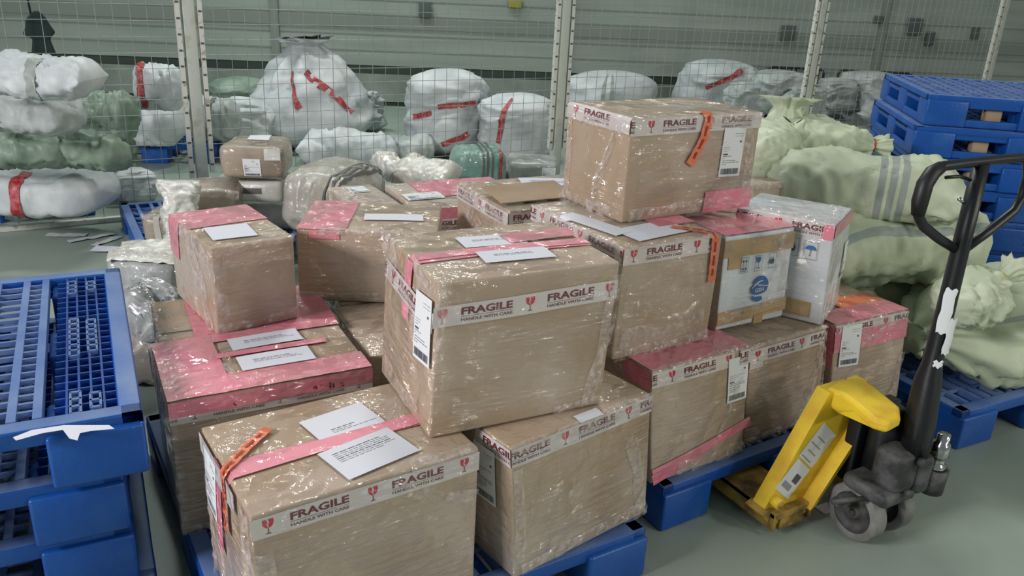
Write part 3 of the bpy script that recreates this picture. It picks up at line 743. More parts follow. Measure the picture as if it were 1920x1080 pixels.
def pictogram(box, f, u, v, kind, w=.032, h=.052):
    mb = MB(); o_ = box.off(); L = []
    def rc(x0, x1, y0, y1, m='ink_dark'): L.append(([(x0, y0), (x1, y0), (x1, y1), (x0, y1)], m))
    t = .0012; rc(-w/2, w/2, -h/2, -h/2+t); rc(-w/2, w/2, h/2-t, h/2); rc(-w/2, -w/2+t, -h/2, h/2); rc(w/2-t, w/2, -h/2, h/2)
    if kind == 'arrows':
        for s_ in (-1, 1):
            x = s_*w*.2; rc(x-.0012, x+.0012, -h*.25, h*.3); L.append(([(x-.0045, h*.2), (x+.0045, h*.2), (x, h*.4)], 'ink_dark')); rc(x-.004, x+.004, -h*.3, -h*.18)
        rc(-w*.36, w*.36, -h*.4, -h*.36)
    if kind == 'glass':
        L.append(([(-w*.26, h*.4), (w*.26, h*.4), (w*.22, h*.15), (0, h*.0), (-w*.22, h*.15)], 'ink_blue')); rc(-.001, .001, -h*.3, 0); rc(-w*.22, w*.22, -h*.34, -h*.28)
    if kind == 'bear':
        L.append(([(-w*.3, -h*.22), (w*.2, -h*.25), (w*.3, -h*.02), (w*.15, h*.12), (-w*.1, h*.1), (-w*.28, -h*.05)], 'ink_dark')); rc(-w*.2, w*.2, h*.16, h*.2)
    if kind == 'umbrella':
        L.append(([(w*.38*math.cos(R_(a)), h*.05+h*.25*math.sin(R_(a))) for a in range(0, 181, 20)], 'ink_blue')); rc(-.001, .001, -h*.3, h*.05); rc(-.004, .001, -h*.32, -h*.29)
    box.polys(mb, f, L, o_, lambda x, y: (u+x, v+y)); return mb.build('handling_symbol', box.root)

O_ = Carton('white carton with a round blue emblem, three small symbols and brown tape', (1.783, 1.775), .30, .26, .5, .550, .865, lean=(.012, .0), seed=14, m='carton_white', bulge=.003)
O_.strip('F', -.002, .302, .245, .302, 'brown_tape', 'packing_tape'); O_.strip('F', .02, .075, .205, .25, 'brown_tape', 'packing_tape')
O_.strip('F', -.002, .302, .022, .068, 'brown_tape', 'packing_tape', tilt=2); O_.strip('L', .2, .262, 0, .31, 'carton_pale', 'side_film')
O_.strip('T', 0, .30, .0, .26, crump=.002); O_.strip('F', .16, .2, .0, .03, 'brown_tape', 'packing_tape')
for kd, u in (('arrows', .085), ('glass', .145), ('bear', .205)): pictogram(O_, 'F', u, .215 if kd != 'bear' else .218, kd)
emblem(O_, 'F', .165, .125, .045)
mb = MB(); L_ = []
for q in ([(.09, .062), (.22, .066), (.22, .067), (.09, .063)], [(.088, .04), (.089, .04), (.09, .063), (.089, .063)], [(.105, .045), (.115, .045), (.115, .055), (.105, .055)]): L_.append((q, 'label_grey'))
O_.polys(mb, 'F', L_, O_.off(), lambda x, y: (x, y)); mb.build('printed_frame', O_.root)
O_.wrap('F', [(.0, .03), (.12, .05), (.29, .085)], .035, .014, 1); O_.wrap('F', [(.25, .30), (.24, .2), (.17, .06)], .022, .012, 2); O_.wrap('F', [(.22, .29), (.27, .2), (.28, .1)], .05, .012, 4)
P_ = Carton('white carton with an umbrella symbol, turned cornerwise, at the right end of the pile', (2.17, 1.695), .27, .32, 29, .533, .885, lean=(.02, .0), seed=15, m='carton_white', bulge=.003)
P_.tape('L', 0, .30, .300, phase=.14, period=.23); P_.strip('L', .235, .275, .300, .350, 'orange_strip', 'orange_wrap') if False else None
P_.strip('R', -.0, .001, .3, .35, 'pink_tape', 'pink_tape') if False else None
P_.strip('F', .0, .27, .305, .350, 'pink_tape', 'pink_tape'); P_.strip('L', .285, .32, .300, .350, 'pink_tape', 'pink_tape')
P_.strip('L', 0, .28, .02, .075, 'brown_tape', 'packing_tape'); P_.label('F', .22, .18, .06, .13)
pictogram(P_, 'L', .255, .255, 'umbrella', .045, .06); pictogram(P_, 'L', .195, .258, 'bear', .045, .06); emblem(P_, 'L', .15, .17, .05, .9)
P_.wrap('T', [(.02, .02), (.02, .15), (.03, .3)], .05, .014, 1); P_.wrap('F', [(.0, .02), (.1, .03), (.25, .02)], .05, .012, 2); P_.wrap('F', [(.0, .3), (.01, .15), (.0, 0)], .03, .010, 3)
P_.wrap('T', [(.02, .02), (.15, .03), (.25, .05)], .05, .012, 4)

K_ = Carton('kraft carton with a loose lifted top flap, behind the central cartons', (1.335, 2.33), .46, .41, -1, .156, .842, seed=16)
K_.tape('F', .0, .4, .628, phase=-.03); K_.tape('L', 0, .41, .628, phase=.2); K_.paper('T', .32, .30, .2, .12, tilt=-20, lines=4, seed=4); K_.label('F', .10, .60, .09, .10)
mb = MB(); mb.box(.0, .30, .06, .22, .0, .003, 'carton_bare', Matrix.Translation((-.23, -.21, .6885)) @ Matrix.Rotation(R_(7), 4, 'X')); mb.build('top_flap', K_.root)
K_.wrap('L', [(.02, .68), (.2, .66), (.4, .62)], .08, .014, 1); K_.wrap('L', [(.1, .6), (.3, .55), (.4, .5)], .08, .014, 3); K_.wrap('F', [(.02, .684), (.2, .684), (.4, .684)], .03, .010, 2)
J_ = Carton('carton with hazy pink wrap and white labels, left of the open-flapped one', (1.245, 2.90), .50, .42, -4, .156, .702, seed=17, m='carton_pale')
J_.strip('T', .1, .5, .15, .42, crump=.003); J_.strip('F', .0, .5, .40, .545, 'pink_film', crump=.002); J_.tape('F', .05, .5, .45, phase=.0); J_.label('T', .09, .17, .16, .10); J_.label('F', .15, .36, .08, .09)
I_ = Carton('small hazy wrapped carton behind the wide angled carton', (1.035, 2.93), .19, .42, 0, .156, .70, seed=18, m='carton_pale')
I_.wrap('F', [(.0, .53), (.1, .54), (.19, .53)], .05, .014, 1); I_.wrap('T', [(.05, .02), (.06, .2), (.05, .4)], .08, .014, 2); I_.label('T', .1, .33, .08, .1)
Rr = Carton('kraft carton at the back right, under the end of the long striped sack', (2.12, 2.26), .52, .42, 2, .156, .86, seed=19)
Rr.wrap('F', [(.0, .69), (.2, .70), (.5, .69)], .04, .014, 1); Rr.wrap('T', [(.02, .1), (.2, .12), (.5, .1)], .06, .012, 2)

# ------------------------------------------------------------------ sacks
class Sack:
    """a stuffed sack along its own X axis; ends: 'pillow', 'neck' or 'round'"""
    def __init__(s, label, p0, p1, W, H, ends=('pillow', 'pillow'), m='sack_white', seed=1, fold=.02, name='woven_sack', cat='sack', group=None, ex=2.6, roll=0, stripes=None, lstripe=None, ruffle=.05, flat=True, seg=56, nax=60, neckr=.16, body='sack_body', zmin=None, cone=.42):
        s.cone = cone
        p0, p1 = Vector(p0), Vector(p1); ax = (p1-p0); s.L = ax.length; s.W, s.H, s.ends, s.seed, s.fo, s.ex, s.ruf, s.neckr = W, H, ends, seed, fold, ex, ruffle, neckr
        base = (p0+p1)/2
        ex_ = ax.normalized(); ref = Vector((0, 0, 1)) if abs(ex_.z) < .8 else Vector((0, 1, 0)); ey = ref.cross(ex_).normalized(); ez = ex_.cross(ey)
        if roll: ey, ez = ey*math.cos(R_(roll))+ez*math.sin(R_(roll)), ez*math.cos(R_(roll))-ey*math.sin(R_(roll))
        zb = min(p0.z, p1.z)-H/2 if abs(ex_.z) < .8 else min(p0.z, p1.z)
        zb = max(zb, 0.0) if zmin is None else zmin
        s.org = Vector((base.x, base.y, zb)); s.root = thing(name, label, cat, s.org, 0, group)
        s.R = Matrix((ex_, ey, ez)).transposed(); s.c = base-s.org
        s.zfloor = 0.0015
        vs = []; fs = []; mi = []
        for i in range(nax+1):
            for k in range(seg): vs.append(s.pos(i/nax, k/seg))
        mb = MB()
        for nm in (m, 'stripe_grey', 'stripe_blue'): mb.mi(nm)
        mb.v = vs
        for i in range(nax):
            for k in range(seg):
                k2 = (k+1) % seg; mb.f.append((i*seg+k, (i+1)*seg+k, (i+1)*seg+k2, i*seg+k2)); mb.smooth.append(True)
                q = 0; t = (i+.5)/nax; th = (k+.5)/seg
                if stripes:
                    for (a, b) in stripes:
                        if a <= t <= b: q = 1
                if lstripe:
                    for (a, b) in lstripe:
                        if a <= th <= b: q = 1
                mb.m.append(q)
        mb.f.append(tuple(range(seg))); mb.m.append(0); mb.smooth.append(True)
        mb.f.append(tuple(nax*seg+k for k in range(seg-1, -1, -1))); mb.m.append(0); mb.smooth.append(True)
        s.body = mb.build(body, s.root)
    def prof(s, t):
        """(width factor, height factor, pleat amount, axial position)"""
        L = s.L; wf = hf = 1.; pl = 0.; x = (t-.5)*L
        for e, tt in ((s.ends[0], t), (s.ends[1], 1-t)):
            if e == 'pillow':
                q = min(1, tt/.22); h = math.sqrt(max(0, 1-(1-q)**2)); hf *= max(.04, h); wf *= .90+.10*(1-q) if True else 1
            elif e == 'round':
                q = min(1, tt/.28); h = math.sqrt(max(0, 1-(1-q)**2.4)); hf *= max(.05, h); wf *= max(.05, h)
            else:
                rn = s.ruf/ L
                if tt < rn: k = s.neckr*(1+1.3*(1-tt/rn)); hf *= k; wf *= k; pl = max(pl, .5)
                else:
                    q = min(1, (tt-rn)/s.cone); k = s.neckr+(1-s.neckr)*math.sin(q*PI/2)**.85; hf *= k; wf *= k; pl = max(pl, .55*(1-q)**1.2)
        return wf, hf, pl, x
    def pos(s, t, th, off=0.):
        wf, hf, pl, x = s.prof(t); a = 2*PI*th; c, sn = math.cos(a), math.sin(a); e = 2/s.ex
        y = math.copysign(abs(c)**e, c)*s.W/2*wf; z = math.copysign(abs(sn)**e, sn)*s.H/2*hf
        sd = s.seed
        pv = Vector((x, y, z))
        if pl: 
            k = 1+pl*.55*math.sin(a*9+sd+3*nz((t*4, 0, sd)))*1.*(.6+.6*nz((c*2, sn*2, sd))); y *= k; z *= k
        sc = 1/(max(s.W, s.H))
        q = pv*sc
        wq = q+Vector((nz(q*2.5, 1, 2), nz(q*2.5, 1, 4), nz(q*2.5, 1, 6)))*.25
        d = s.fo*(nz(q*2.0, 1, sd)*1.5+(.45-abs(nz(wq*3.6, 1, sd+3))*2.2)*.8+(.45-abs(nz(wq*8, 1, sd+8))*2.2)*.38+nz(q*14, 1, sd+5)*.18)
        edge = min(1, min(wf, hf)*1.5)
        n = Vector((0, y/(s.W*.5)**2*s.W*.5, z/(s.H*.5)**2*s.H*.5)); n = n.normalized() if n.length > 1e-6 else Vector((0, 0, 1))
        jag = 0
        if (s.ends[0] == 'neck' and t < s.ruf/s.L): jag = -.02*nz((c*3, sn*3, sd))
        p = Vector((x+jag, y, z))+n*(d*edge+off)
        p = s.R @ p+s.c
        if p.z < s.zfloor: p.z = s.zfloor+.0
        return p
    def band(s, t0, th0, t1, th1, wd, m, name, off=.004, n=40, along='t', txt=False):
        mb = MB(); vs = []; fs = []; per = PI*(s.W+s.H)/2
        dt, dth = (t1-t0)*s.L, (th1-th0)*per; l = math.hypot(dt, dth); nt_, nth = -dth/l*wd/2/s.L, dt/l*wd/2/per
        for i in range(n+1):
            f = i/n; t, th = t0+(t1-t0)*f, th0+(th1-th0)*f
            for k in (-1, -.33, .33, 1): vs.append(s.pos(min(1, max(0, t+nt_*k)), th+nth*k, off))
        for i in range(n):
            for k in range(3): a = i*4+k; fs.append((a, a+1, a+5, a+4))
        mb.add(vs, fs, m, True); return mb.build(name, s.root)
    def tie(s, end, m, name='tie'):
        t = s.ruf/s.L; t = t if end == 0 else 1-t; mb = MB(); c = Vector((0, 0, 0)); P = [s.pos(t, k/16, .004) for k in range(16)]
        mb.tube(P+[P[0]], .0065, m, 6, False); return mb.build(name, s.root)

def V(px, py, Y):
    r = ray(px, py); t = Y/r.y; return Vector((0, 0, CAM_H))+r*t
# right pallet of pale green sacks (sizes from the unprojected corners)
S1 = Sack('pale green sack lying lowest on the right pallet, with a faint grey stripe', (2.84, 1.80, .34), (3.72, 1.66, .33), .66, .37, ('neck', 'round'), 'sack_green', 3, .034, ruffle=.05, lstripe=[(.36, .375)], neckr=.14, zmin=.156)
S1.tie(0, 'sack_white')
S2 = Sack('fat pale green sack in the middle of the right pile, grey stripe round it', (2.62, 2.22, .62), (3.42, 2.0, .61), .56, .34, ('pillow', 'round'), 'sack_green', 5, .03, lstripe=[(.40, .425), (.08, .095)], zmin=.456)
S3 = Sack('long pale green sack on top with three grey bands across it', (2.60, 2.46, .845), (3.08, 1.84, .855), .40, .25, ('round', 'pillow'), 'sack_green', 7, .024, stripes=[(.585, .61), (.63, .665), (.69, .71)], neckr=.22, ruffle=.06)
S4 = Sack('pale green sack tied with yellow, its top ruffled, at the right frame edge', at_z(1908, 500, .66), at_z(1770, 585, .53), .25, .19, ('neck', 'round'), 'sack_green', 9, .02, ruffle=.10, neckr=.17)
S4.tie(0, 'tie_yellow')
S2b = Sack('pale green sack under the fat middle one at right', (2.85, 2.28, .31), (3.6, 2.25, .31), .50, .30, ('pillow', 'round'), 'sack_green', 15, .02, zmin=.156)
S5 = Sack('pale green sack with a red tie lying behind the long banded one', at_z(1440, 262, .86), at_z(1660, 272, .86), .36, .24, ('round', 'neck'), 'sack_green', 11, .02, ruffle=.07, neckr=.18); S5.tie(1, 'tie_red')
S6 = Sack('rumpled pale green sack directly right of the top carton', at_z(1475, 250, .90)*1-Vector((0, 0, .90)), at_z(1482, 182, 1.06), .40, .36, ('round', 'neck'), 'sack_green', 13, .03, ruffle=.05, neckr=.3)
S5b = Sack('pale green sack standing under the red-tied one', at_z(1560, 268, .72), at_z(1560, 268, .72)*1-Vector((0, 0, .72)), .6, .45, ('round', 'round'), 'sack_green', 19, .03, zmin=0)
S7 = Sack('pale green sack with a white tag, bunched beside the top carton', at_z(1475, 262, .93), at_z(1390, 310, .90), .25, .24, ('neck', 'round'), 'sack_green', 17, .02, ruffle=.05, neckr=.3)
mb = MB(); p = at_z(1470, 300, .92); T = Matrix.Translation(p) @ Matrix.Rotation(R_(-30), 4, 'Z') @ Matrix.Rotation(R_(-15), 4, 'Y'); mb.box(-.016, .016, -.002, .0, -.045, .03, 'label_white', T)
o = mb.build('paper_tag'); o.parent = S7.root; o.location = -S7.org
for q, (px, py, zb, W_, H_h) in enumerate([(1480, 345, 0, .8, .7), (1560, 330, 0, .8, .62)]):
    pass

# ------------------------------------------------------------------ blue pallet stack behind the sacks
for i in range(7):
    z = i*.157; dx = (0, .02, -.02, .015, -.015, -.03, .02)[i]
    r0 = pallet(['blue pallet at the base of the right-hand stack', 'blue pallet second from the floor in the right-hand stack', 'blue pallet third from the floor in the right-hand stack', 'blue pallet midway up the right-hand stack', 'blue pallet third from the top of the right-hand stack', 'blue pallet second from the top of the right-hand stack, sticking out left', 'topmost blue pallet of the right-hand stack'][i],
           (3.98+dx, 2.72), 1.1, 1.0, -40, z, group='blue pallets stacked behind the jack handle', detail=False, skirt=True)

# ------------------------------------------------------------------ yellow pallet jack
J = thing('pallet_jack', 'worn yellow hand pallet jack with a black handle, its forks under the blue pallet', 'pallet jack', (2.05, 1.45, 0))
def jb(mb, name, parent=J):
    o = mb.build(name, parent)
    if parent is J: o.location = (-2.05, -1.45, 0)
    return o
for x0 in (1.79, 2.17):
    mb = MB(); mb.rbox(x0, x0+.16, 1.41, 2.45, .066, .092, .006, 'yellow_worn', 2)
    mb.box(x0, x0+.008, 1.41, 2.42, .03, .085, 'yellow_worn'); mb.box(x0+.152, x0+.16, 1.41, 2.42, .03, .085, 'yellow_worn')
    mb.box(x0+.03, x0+.13, 1.415, 1.43, .025, .075, 'yellow_worn'); mb.tube([(x0+.008, 1.44, .05), (x0+.152, 1.44, .05)], .018, 'yellow_paint', 10)
    jb(mb, 'fork')
    mb = MB(); mb.lathe([(0, -.04), (.03, -.04), (.03, .04), (0, .04)], 'wheel_hub', Matrix.Translation((x0+.08, 2.35, .031)) @ Matrix.Rotation(PI/2, 4, 'Y'), 20); jb(mb, 'load_roller')
# sloped bulkhead legs and cap
mb = MB(); fy = 1.44
mb.prism([(1.77, .10), (1.925, .075), (2.12, .36), (2.10, .40), (2.08, .455), (1.965, .455)], fy, fy+.05, 'yellow_paint')
mb.prism([(1.925, .075), (1.945, .085), (2.14, .355), (2.12, .36)], fy-.045, fy+.05, 'yellow_paint')
mb.prism([(1.77, .10), (1.75, .09), (1.78, .055), (1.94, .055), (1.925, .085)], fy-.01, fy+.06, 'yellow_worn')
mb.prism([(2.345, .10), (2.20, .075), (2.04, .34), (2.10, .36), (2.10, .455), (2.14, .455)], fy+.01, fy+.05, 'yellow_paint')
jb(mb, 'bulkhead')
mb = MB()
top = [(1.975, 1.465), (2.05, 1.485), (2.13, 1.47), (2.12, 1.40), (2.08, 1.285), (2.03, 1.245), (1.965, 1.235), (1.945, 1.27), (1.975, 1.36), (1.985, 1.42)]
n_ = len(top); zt_, zl = .462, .425
mb.add([(x, y, zt_) for x, y in top]+[(x, y, zl if y < 1.4 else .40) for x, y in top], [tuple(range(n_-1, -1, -1)), tuple(range(n_, 2*n_))]+[(i, (i+1) % n_, (i+1) % n_+n_, i+n_) for i in range(n_)], 'yellow_paint')
o = mb.build('top_cap', J, 'recalc'); o.location = (-2.05, -1.45, 0)
bv = o.modifiers.new('b', 'BEVEL'); bv.width = .012; bv.segments = 3
# sticker on the sloped leg
mb = MB(); a_, b_ = Vector((1.845, 0, .165)), Vector((2.035, 0, .375)); dd = (b_-a_).normalized(); nn = Vector((dd.z, 0, -dd.x))
def stq(u0_, u1_, v0_, v1_, m_, e):
    mb.add([a_+dd*u+nn*v+Vector((0, fy-e, 0)) for u, v in ((u0_, v0_), (u1_, v0_), (u1_, v1_), (u0_, v1_))], [(0, 1, 2, 3)], m_)
stq(-.03, .085, -.035, .055, 'label_white', .0012); stq(.092, .22, -.04, .055, 'label_white', .0012)
stq(.02, .05, .01, .04, 'ink', .002); stq(-.01, .01, -.02, .03, 'label_grey', .002)
for k in range(4): stq(.10+.025*k, .104+.025*k, -.03+.01*(k % 2), .03, 'label_grey', .002)
jb(mb, 'worn_sticker')
mb = MB(); mb.lathe([(0, 0), (.016, 0), (.018, .012), (.018, .03), (.0, .03)], 'yellow_paint', Matrix.Translation((1.80, 1.41, .125)) @ Matrix.Rotation(PI/2, 4, 'X') @ Matrix.Translation((0, 0, -.03)), 18)
mb.lathe([(0, .031), (.012, .031), (.012, .034), (0, .034)], 'yellow_worn', Matrix.Translation((1.80, 1.41, .125)) @ Matrix.Rotation(PI/2, 4, 'X') @ Matrix.Translation((0, 0, -.03)), 18)
jb(mb, 'pivot_bolt')
# black hydraulic unit
mb = MB(); Tz = Matrix.Translation((2.115, 1.33, .16))
mb.lathe([(0, 0), (.05, 0), (.05, .21), (.036, .235), (.036, .27), (0, .27)], 'black_steel', Tz, 24)
mb.rbox(2.06, 2.24, 1.38, 1.43, .14, .40, .01, 'black_steel', 1)  # dark back plate added so the space inside the frame reads dark
jb(mb, 'lift_cylinder_and_plate')
mb = MB(); mb.rbox(2.02, 2.12, 1.20, 1.30, .215, .345, .025, 'cast_grey', 3); mb.rbox(2.10, 2.16, 1.185, 1.29, .205, .33, .018, 'cast_grey', 2)
mb.rbox(1.985, 2.12, 1.20, 1.36, .175, .225, .022, 'cast_grey', 3)
mb.lathe([(0, 0), (.036, 0), (.038, .08), (.030, .08), (.030, .06), (0, .06)], 'cast_grey', Matrix.Translation((2.19, 1.20, .195)), 22)
mb.tube([(2.07, 1.195, .225), (2.07, 1.18, .225)], .012, 'cast_grey', 10); mb.tube([(2.09, 1.195, .325), (2.09, 1.18, .325)], .014, 'cast_grey', 10)
jb(mb, 'pump_housing')
mb = MB(); mb.lathe([(0, 0), (.026, 0), (.026, .03), (.020, .034), (.020, .055), (.028, .06), (.024, .10), (.018, .105), (.018, .13), (0, .13)], 'chrome', Matrix.Translation((2.19, 1.20, .258)), 20); jb(mb, 'pump_piston')
mb = MB(); mb.rbox(1.93, 2.06, 1.31, 1.34, .135, .16, .008, 'cast_grey', 1); mb.tube([(1.90, 1.31, .17), (2.04, 1.25, .185)], .008, 'cast_grey', 8); jb(mb, 'linkage_bar')
for wx in (2.035, 2.165):
    Tw = Matrix.Translation((wx, 1.315, .0935)) @ Matrix.Rotation(PI/2, 4, 'Y'); hw = .024
    mb = MB(); mb.lathe([(.066, -hw), (.088, -hw), (.092, -hw+.005), (.092, hw-.005), (.088, hw), (.066, hw), (.066, -hw)], 'wheel_tread', Tw, 40); t_ = jb(mb, 'wheel')
    mb = MB(); mb.lathe([(0, -.012), (.014, -.022), (.02, -.022), (.022, -.010), (.055, -.004), (.062, -.018), (.067, -.020), (.067, .020), (.05, .004), (.02, .02), (0, .02)], 'wheel_hub', Tw, 32)
    h_ = mb.build('wheel_hub', t_)
mb = MB(); mb.rbox(2.07, 2.13, 1.27, 1.35, .08, .19, .012, 'cast_grey', 1); mb.tube([(2.01, 1.315, .0935), (2.19, 1.315, .0935)], .011, 'cast_grey', 10); jb(mb, 'steering_fork')
# handle
mb = MB(); mb.tube([(2.12, 1.235, .32), (2.135, 1.25, .42), (2.145, 1.262, .54), (2.15, 1.266, .60), (2.165, 1.275, .75), (2.175, 1.283, .95), (2.185, 1.29, 1.17)], [.052, .058, .050, .036, .033, .031, .028], 'black_steel', 14, flat=.75)
jb(mb, 'handle_pole')
mb = MB()
loop = [(2.18, 1.287, .925), (2.07, 1.285, .975), (1.985, 1.283, 1.02), (1.955, 1.283, 1.05), (1.948, 1.283, 1.09), (1.955, 1.285, 1.135), (1.98, 1.287, 1.165), (2.02, 1.289, 1.176), (2.10, 1.29, 1.177), (2.27, 1.29, 1.177), (2.36, 1.29, 1.176), (2.40, 1.29, 1.165), (2.42, 1.288, 1.12), (2.42, 1.288, 1.06), (2.39, 1.285, 1.02), (2.30, 1.285, .975), (2.19, 1.287, .925)]
mb.tube(loop, .0135, 'black_steel', 12); lo = jb(mb, 'handle_loop')
mb = MB(); mb.tube([(1.951, 1.283, 1.055), (1.947, 1.283, 1.09), (1.954, 1.285, 1.135), (1.978, 1.287, 1.163), (2.01, 1.289, 1.174)], [.017, .021, .021, .020, .016], 'black_rubber', 14); g = mb.build('grip', lo)
mb = MB(); mb.tube([(2.04, 1.288, 1.145), (2.10, 1.288, 1.143), (2.15, 1.288, 1.13)], .005, 'black_steel', 8); mb.tube([(2.10, 1.26, 1.08), (2.06, 1.25, 1.095)], .006, 'chrome', 8); mb.build('release_lever', lo)
mb = MB()
def lab(z0, z1, a0, a1):
    vs = []; fs = []
    for j in range(7):
        z = z0+(z1-z0)*j/6; cx_ = 2.150+(z-.60)*.087; cy_ = 1.2655+(z-.60)*.052
        for i in range(7): a_ = R_(a0+(a1-a0)*i/6+3*math.sin(j*2+a0)); vs.append((cx_+.0375*math.cos(a_), cy_+.0375*math.sin(a_), z+.004*math.sin(i*1.7)))
    for j in range(6):
        for i in range(6): q = j*7+i; fs.append((q, q+1, q+8, q+7))
    mb.add(vs, fs, 'label_white', True)
lab(.70, .83, 190, 238); lab(.64, .745, 235, 275); lab(.60, .62, 215, 255)
jb(mb, 'handle_label')

# ------------------------------------------------------------------ wrapped parcels before the fence
def parcel(label, px, py, z0, wpx, hpx, dep, rot, m, seed, name='wrapped_parcel', rough=.018, r=.03, **k):
    p = at_z(px, py, z0); dd_ = depth(p); w_ = wpx*dd_/F_PX; h_ = hpx*dd_/F_PX
    a = R_(rot); FL = (p.x-math.cos(a)*w_/2, p.y-math.sin(a)*w_/2)
    return Carton(label, FL, w_, dep, rot, z0, z0+h_, m=m, seed=seed, bulge=.012, name=name, cat='parcel', rough=rough, r=r, body='parcel_body', **k)
RT = -28
pa = parcel('brown wrapped parcel on the left front corner of the fenced-side pallet', 308, 466, .157, 72, 62, .25, RT, 'poly_brown', 21)
pa.wrap('F', [(.0, .18), (.1, .19), (.2, .18)], .05, .02, 1); pa.strip('F', .06, .09, 0, .18, 'poly_white', 'tape_band')
pb = Sack('white patterned bag leaning against the tall narrow carton', at_z(342, 498, .157), at_z(342, 498, .157)+Vector((.04, .12, .40)), .20, .16, ('round', 'pillow'), 'poly_white', 22, .02, name='shopping_bag', cat='bag', body='bag_body')
pb.band(.5, .66, .56, .72, .05, 'tape_red', 'printed_mark')
pk2 = parcel('low brown wrapped bundle left of the strapped grey bale', 375, 398, .36, 125, 44, .30, RT+6, 'poly_brown', 23)
pk2.wrap('F', [(.02, .1), (.2, .11), (.38, .1)], .06, .02, 1)
pk2b = parcel('wrapped bundle supporting the low brown one', 385, 440, .157, 130, 55, .30, RT+4, 'poly_white', 24)
pc = parcel('white wrapped carton with a dark printed mark, under the brown taped parcel', 468, 380, .36, 125, 44, .30, RT, 'poly_white', 25)
pc.strip('F', .15, .25, .06, .09, 'strap_dark', 'printed_mark')
pc2 = parcel('pale wrapped parcel on the pallet under the white carton with a dark mark', 490, 430, .157, 125, 50, .32, RT, 'poly_white', 26)
pk1 = parcel('brown taped parcel with two small labels, on the white wrapped carton', 474, 336, .502, 112, 62, .30, RT+3, 'poly_brown', 27)
pk1.label('F', .16, .07, .08, .09); pk1.strip('T', .10, .22, .16, .28, 'label_white', 'blank_label'); pk1.strip('F', .22, .3, .11, .17, 'poly_white', 'tape_band')
pk3 = Sack('large grey plastic bale with dark straps and an orange label', at_z(560, 345, .45)+Vector((0, .0, -.02)), at_z(715, 365, .45)+Vector((-.05, .0, -.05)), .50, .34, ('round', 'round'), 'poly_grey', 31, .02, name='strapped_bale', cat='parcel', body='bale_body', ex=4)
for t in (.70, .78, .86): pk3.band(t, 0, t, 1, .016, 'strap_dark', 'strap', .006)
pk3.band(.90, .60, .93, .62, .05, 'orange_strip', 'orange_label', .006, n=4)
pk3b = parcel('hazy wrapped parcel under the strapped grey bale', 650, 430, .157, 150, 50, .35, RT, 'poly_clear', 33)
pk4 = Sack('creased white paper package lying tilted on the middle parcels', at_z(748, 318, .50), at_z(850, 338, .50), .22, .15, ('pillow', 'pillow'), 'poly_white', 35, .015, name='paper_package', cat='package', body='package_body', ex=4, roll=25)
pk4b = parcel('grey parcel under the creased white package', 800, 410, .157, 110, 70, .35, RT, 'poly_grey', 36)
pk4c = Sack('small white package with a red edge against the fence', at_z(715, 300, .45), at_z(760, 330, .45), .16, .12, ('pillow', 'round'), 'poly_white', 37, .015, name='paper_package', cat='package', body='package_body', ex=4)
pk5 = Sack('teal wrapped bale with dark straps and a red tape', at_z(842, 312, .35), at_z(948, 312, .35), .34, .27, ('round', 'round'), 'poly_teal', 38, .012, name='strapped_bale', cat='parcel', body='bale_body', ex=5)
for t in (.52, .60, .68): pk5.band(t, 0, t, 1, .012, 'strap_dark', 'strap', .005)
pk5.band(.84, .27, .84, .73, .022, 'tape_red', 'red_tape', .006)
pk5b = parcel('low carton under the teal bale', 900, 370, .0, 110, 55, .4, RT, 'poly_brown', 39)
pk6 = parcel('small grey wrapped box with a white label, right of the teal bale', 1000, 345, .17, 90, 42, .3, RT, 'poly_clear', 40); pk6.label('F', .28, .08, .1, .1)
pk6b = parcel('low wrapped box beneath the small grey one', 1005, 392, .0, 100, 42, .3, RT, 'poly_brown', 41)
# wrapped goods on the floor between the left pallets and the pink carton
w1 = parcel('dark goods under shiny white film, beside the left pallet stack', 272, 575, .12, 110, 88, .35, RT+10, 'poly_clear', 42, rough=.03)
w1.strip('T', .0, .26, .0, .3, 'poly_white', 'white_film', crump=.02); w1.wrap('T', [(.02, .05), (.15, .1), (.24, .1)], .12, .03, 1)
w2 = parcel('dark brown wrapped block behind the kraft and pink carton', 332, 545, .16, 70, 55, .25, RT+10, 'dark_brown', 43)
w3 = Sack('crumpled clear plastic bundle beside the kraft and pink carton', at_z(262, 640, .2), at_z(330, 560, .28), .28, .25, ('round', 'round'), 'poly_clear', 44, .045, name='plastic_bundle', cat='plastic', body='bundle_body')
w4 = Sack('grey plastic bundle low beside the left pallet stack', at_z(262, 690, .10), at_z(300, 640, .10), .26, .2, ('round', 'round'), 'poly_grey', 45, .04, name='plastic_bundle', cat='plastic', body='bundle_body')

# paper scraps on the floor
for i, (px, py, l, wd_, rz, lb) in enumerate([(125, 441, .22, .06, -20, 'pale paper scrap on the floor by the fence, leftmost'), (172, 446, .26, .05, 15, 'long pale paper scrap on the floor by the fence, in the middle'), (200, 452, .20, .05, 40, 'narrow pale paper scrap on the floor, near the white curled one'), (222, 469, .28, .09, -28, 'bright white curled paper on the floor beside the parcel pallet')]):
    p = at_z(px, py, .004); mb = MB(); vs = []; fs = []
    for k in range(9):
        for j in (-1, 1): vs.append((l*(k/8-.5), j*wd_/2*(1+.35*nz((k*.6, j, i))), .004+.014*abs(nz((k*.5, j*.4, i+3)))))
    for k in range(8): fs.append((2*k, 2*k+2, 2*k+3, 2*k+1))
    mb.add(vs, fs, 'paper' if i == 3 else 'sack_white', True); o = mb.build('paper_scrap'); tag(o, lb, 'paper', 'paper scraps on the floor'); o.location = (p.x, p.y, 0); o.rotation_euler = (0, 0, R_(rz))
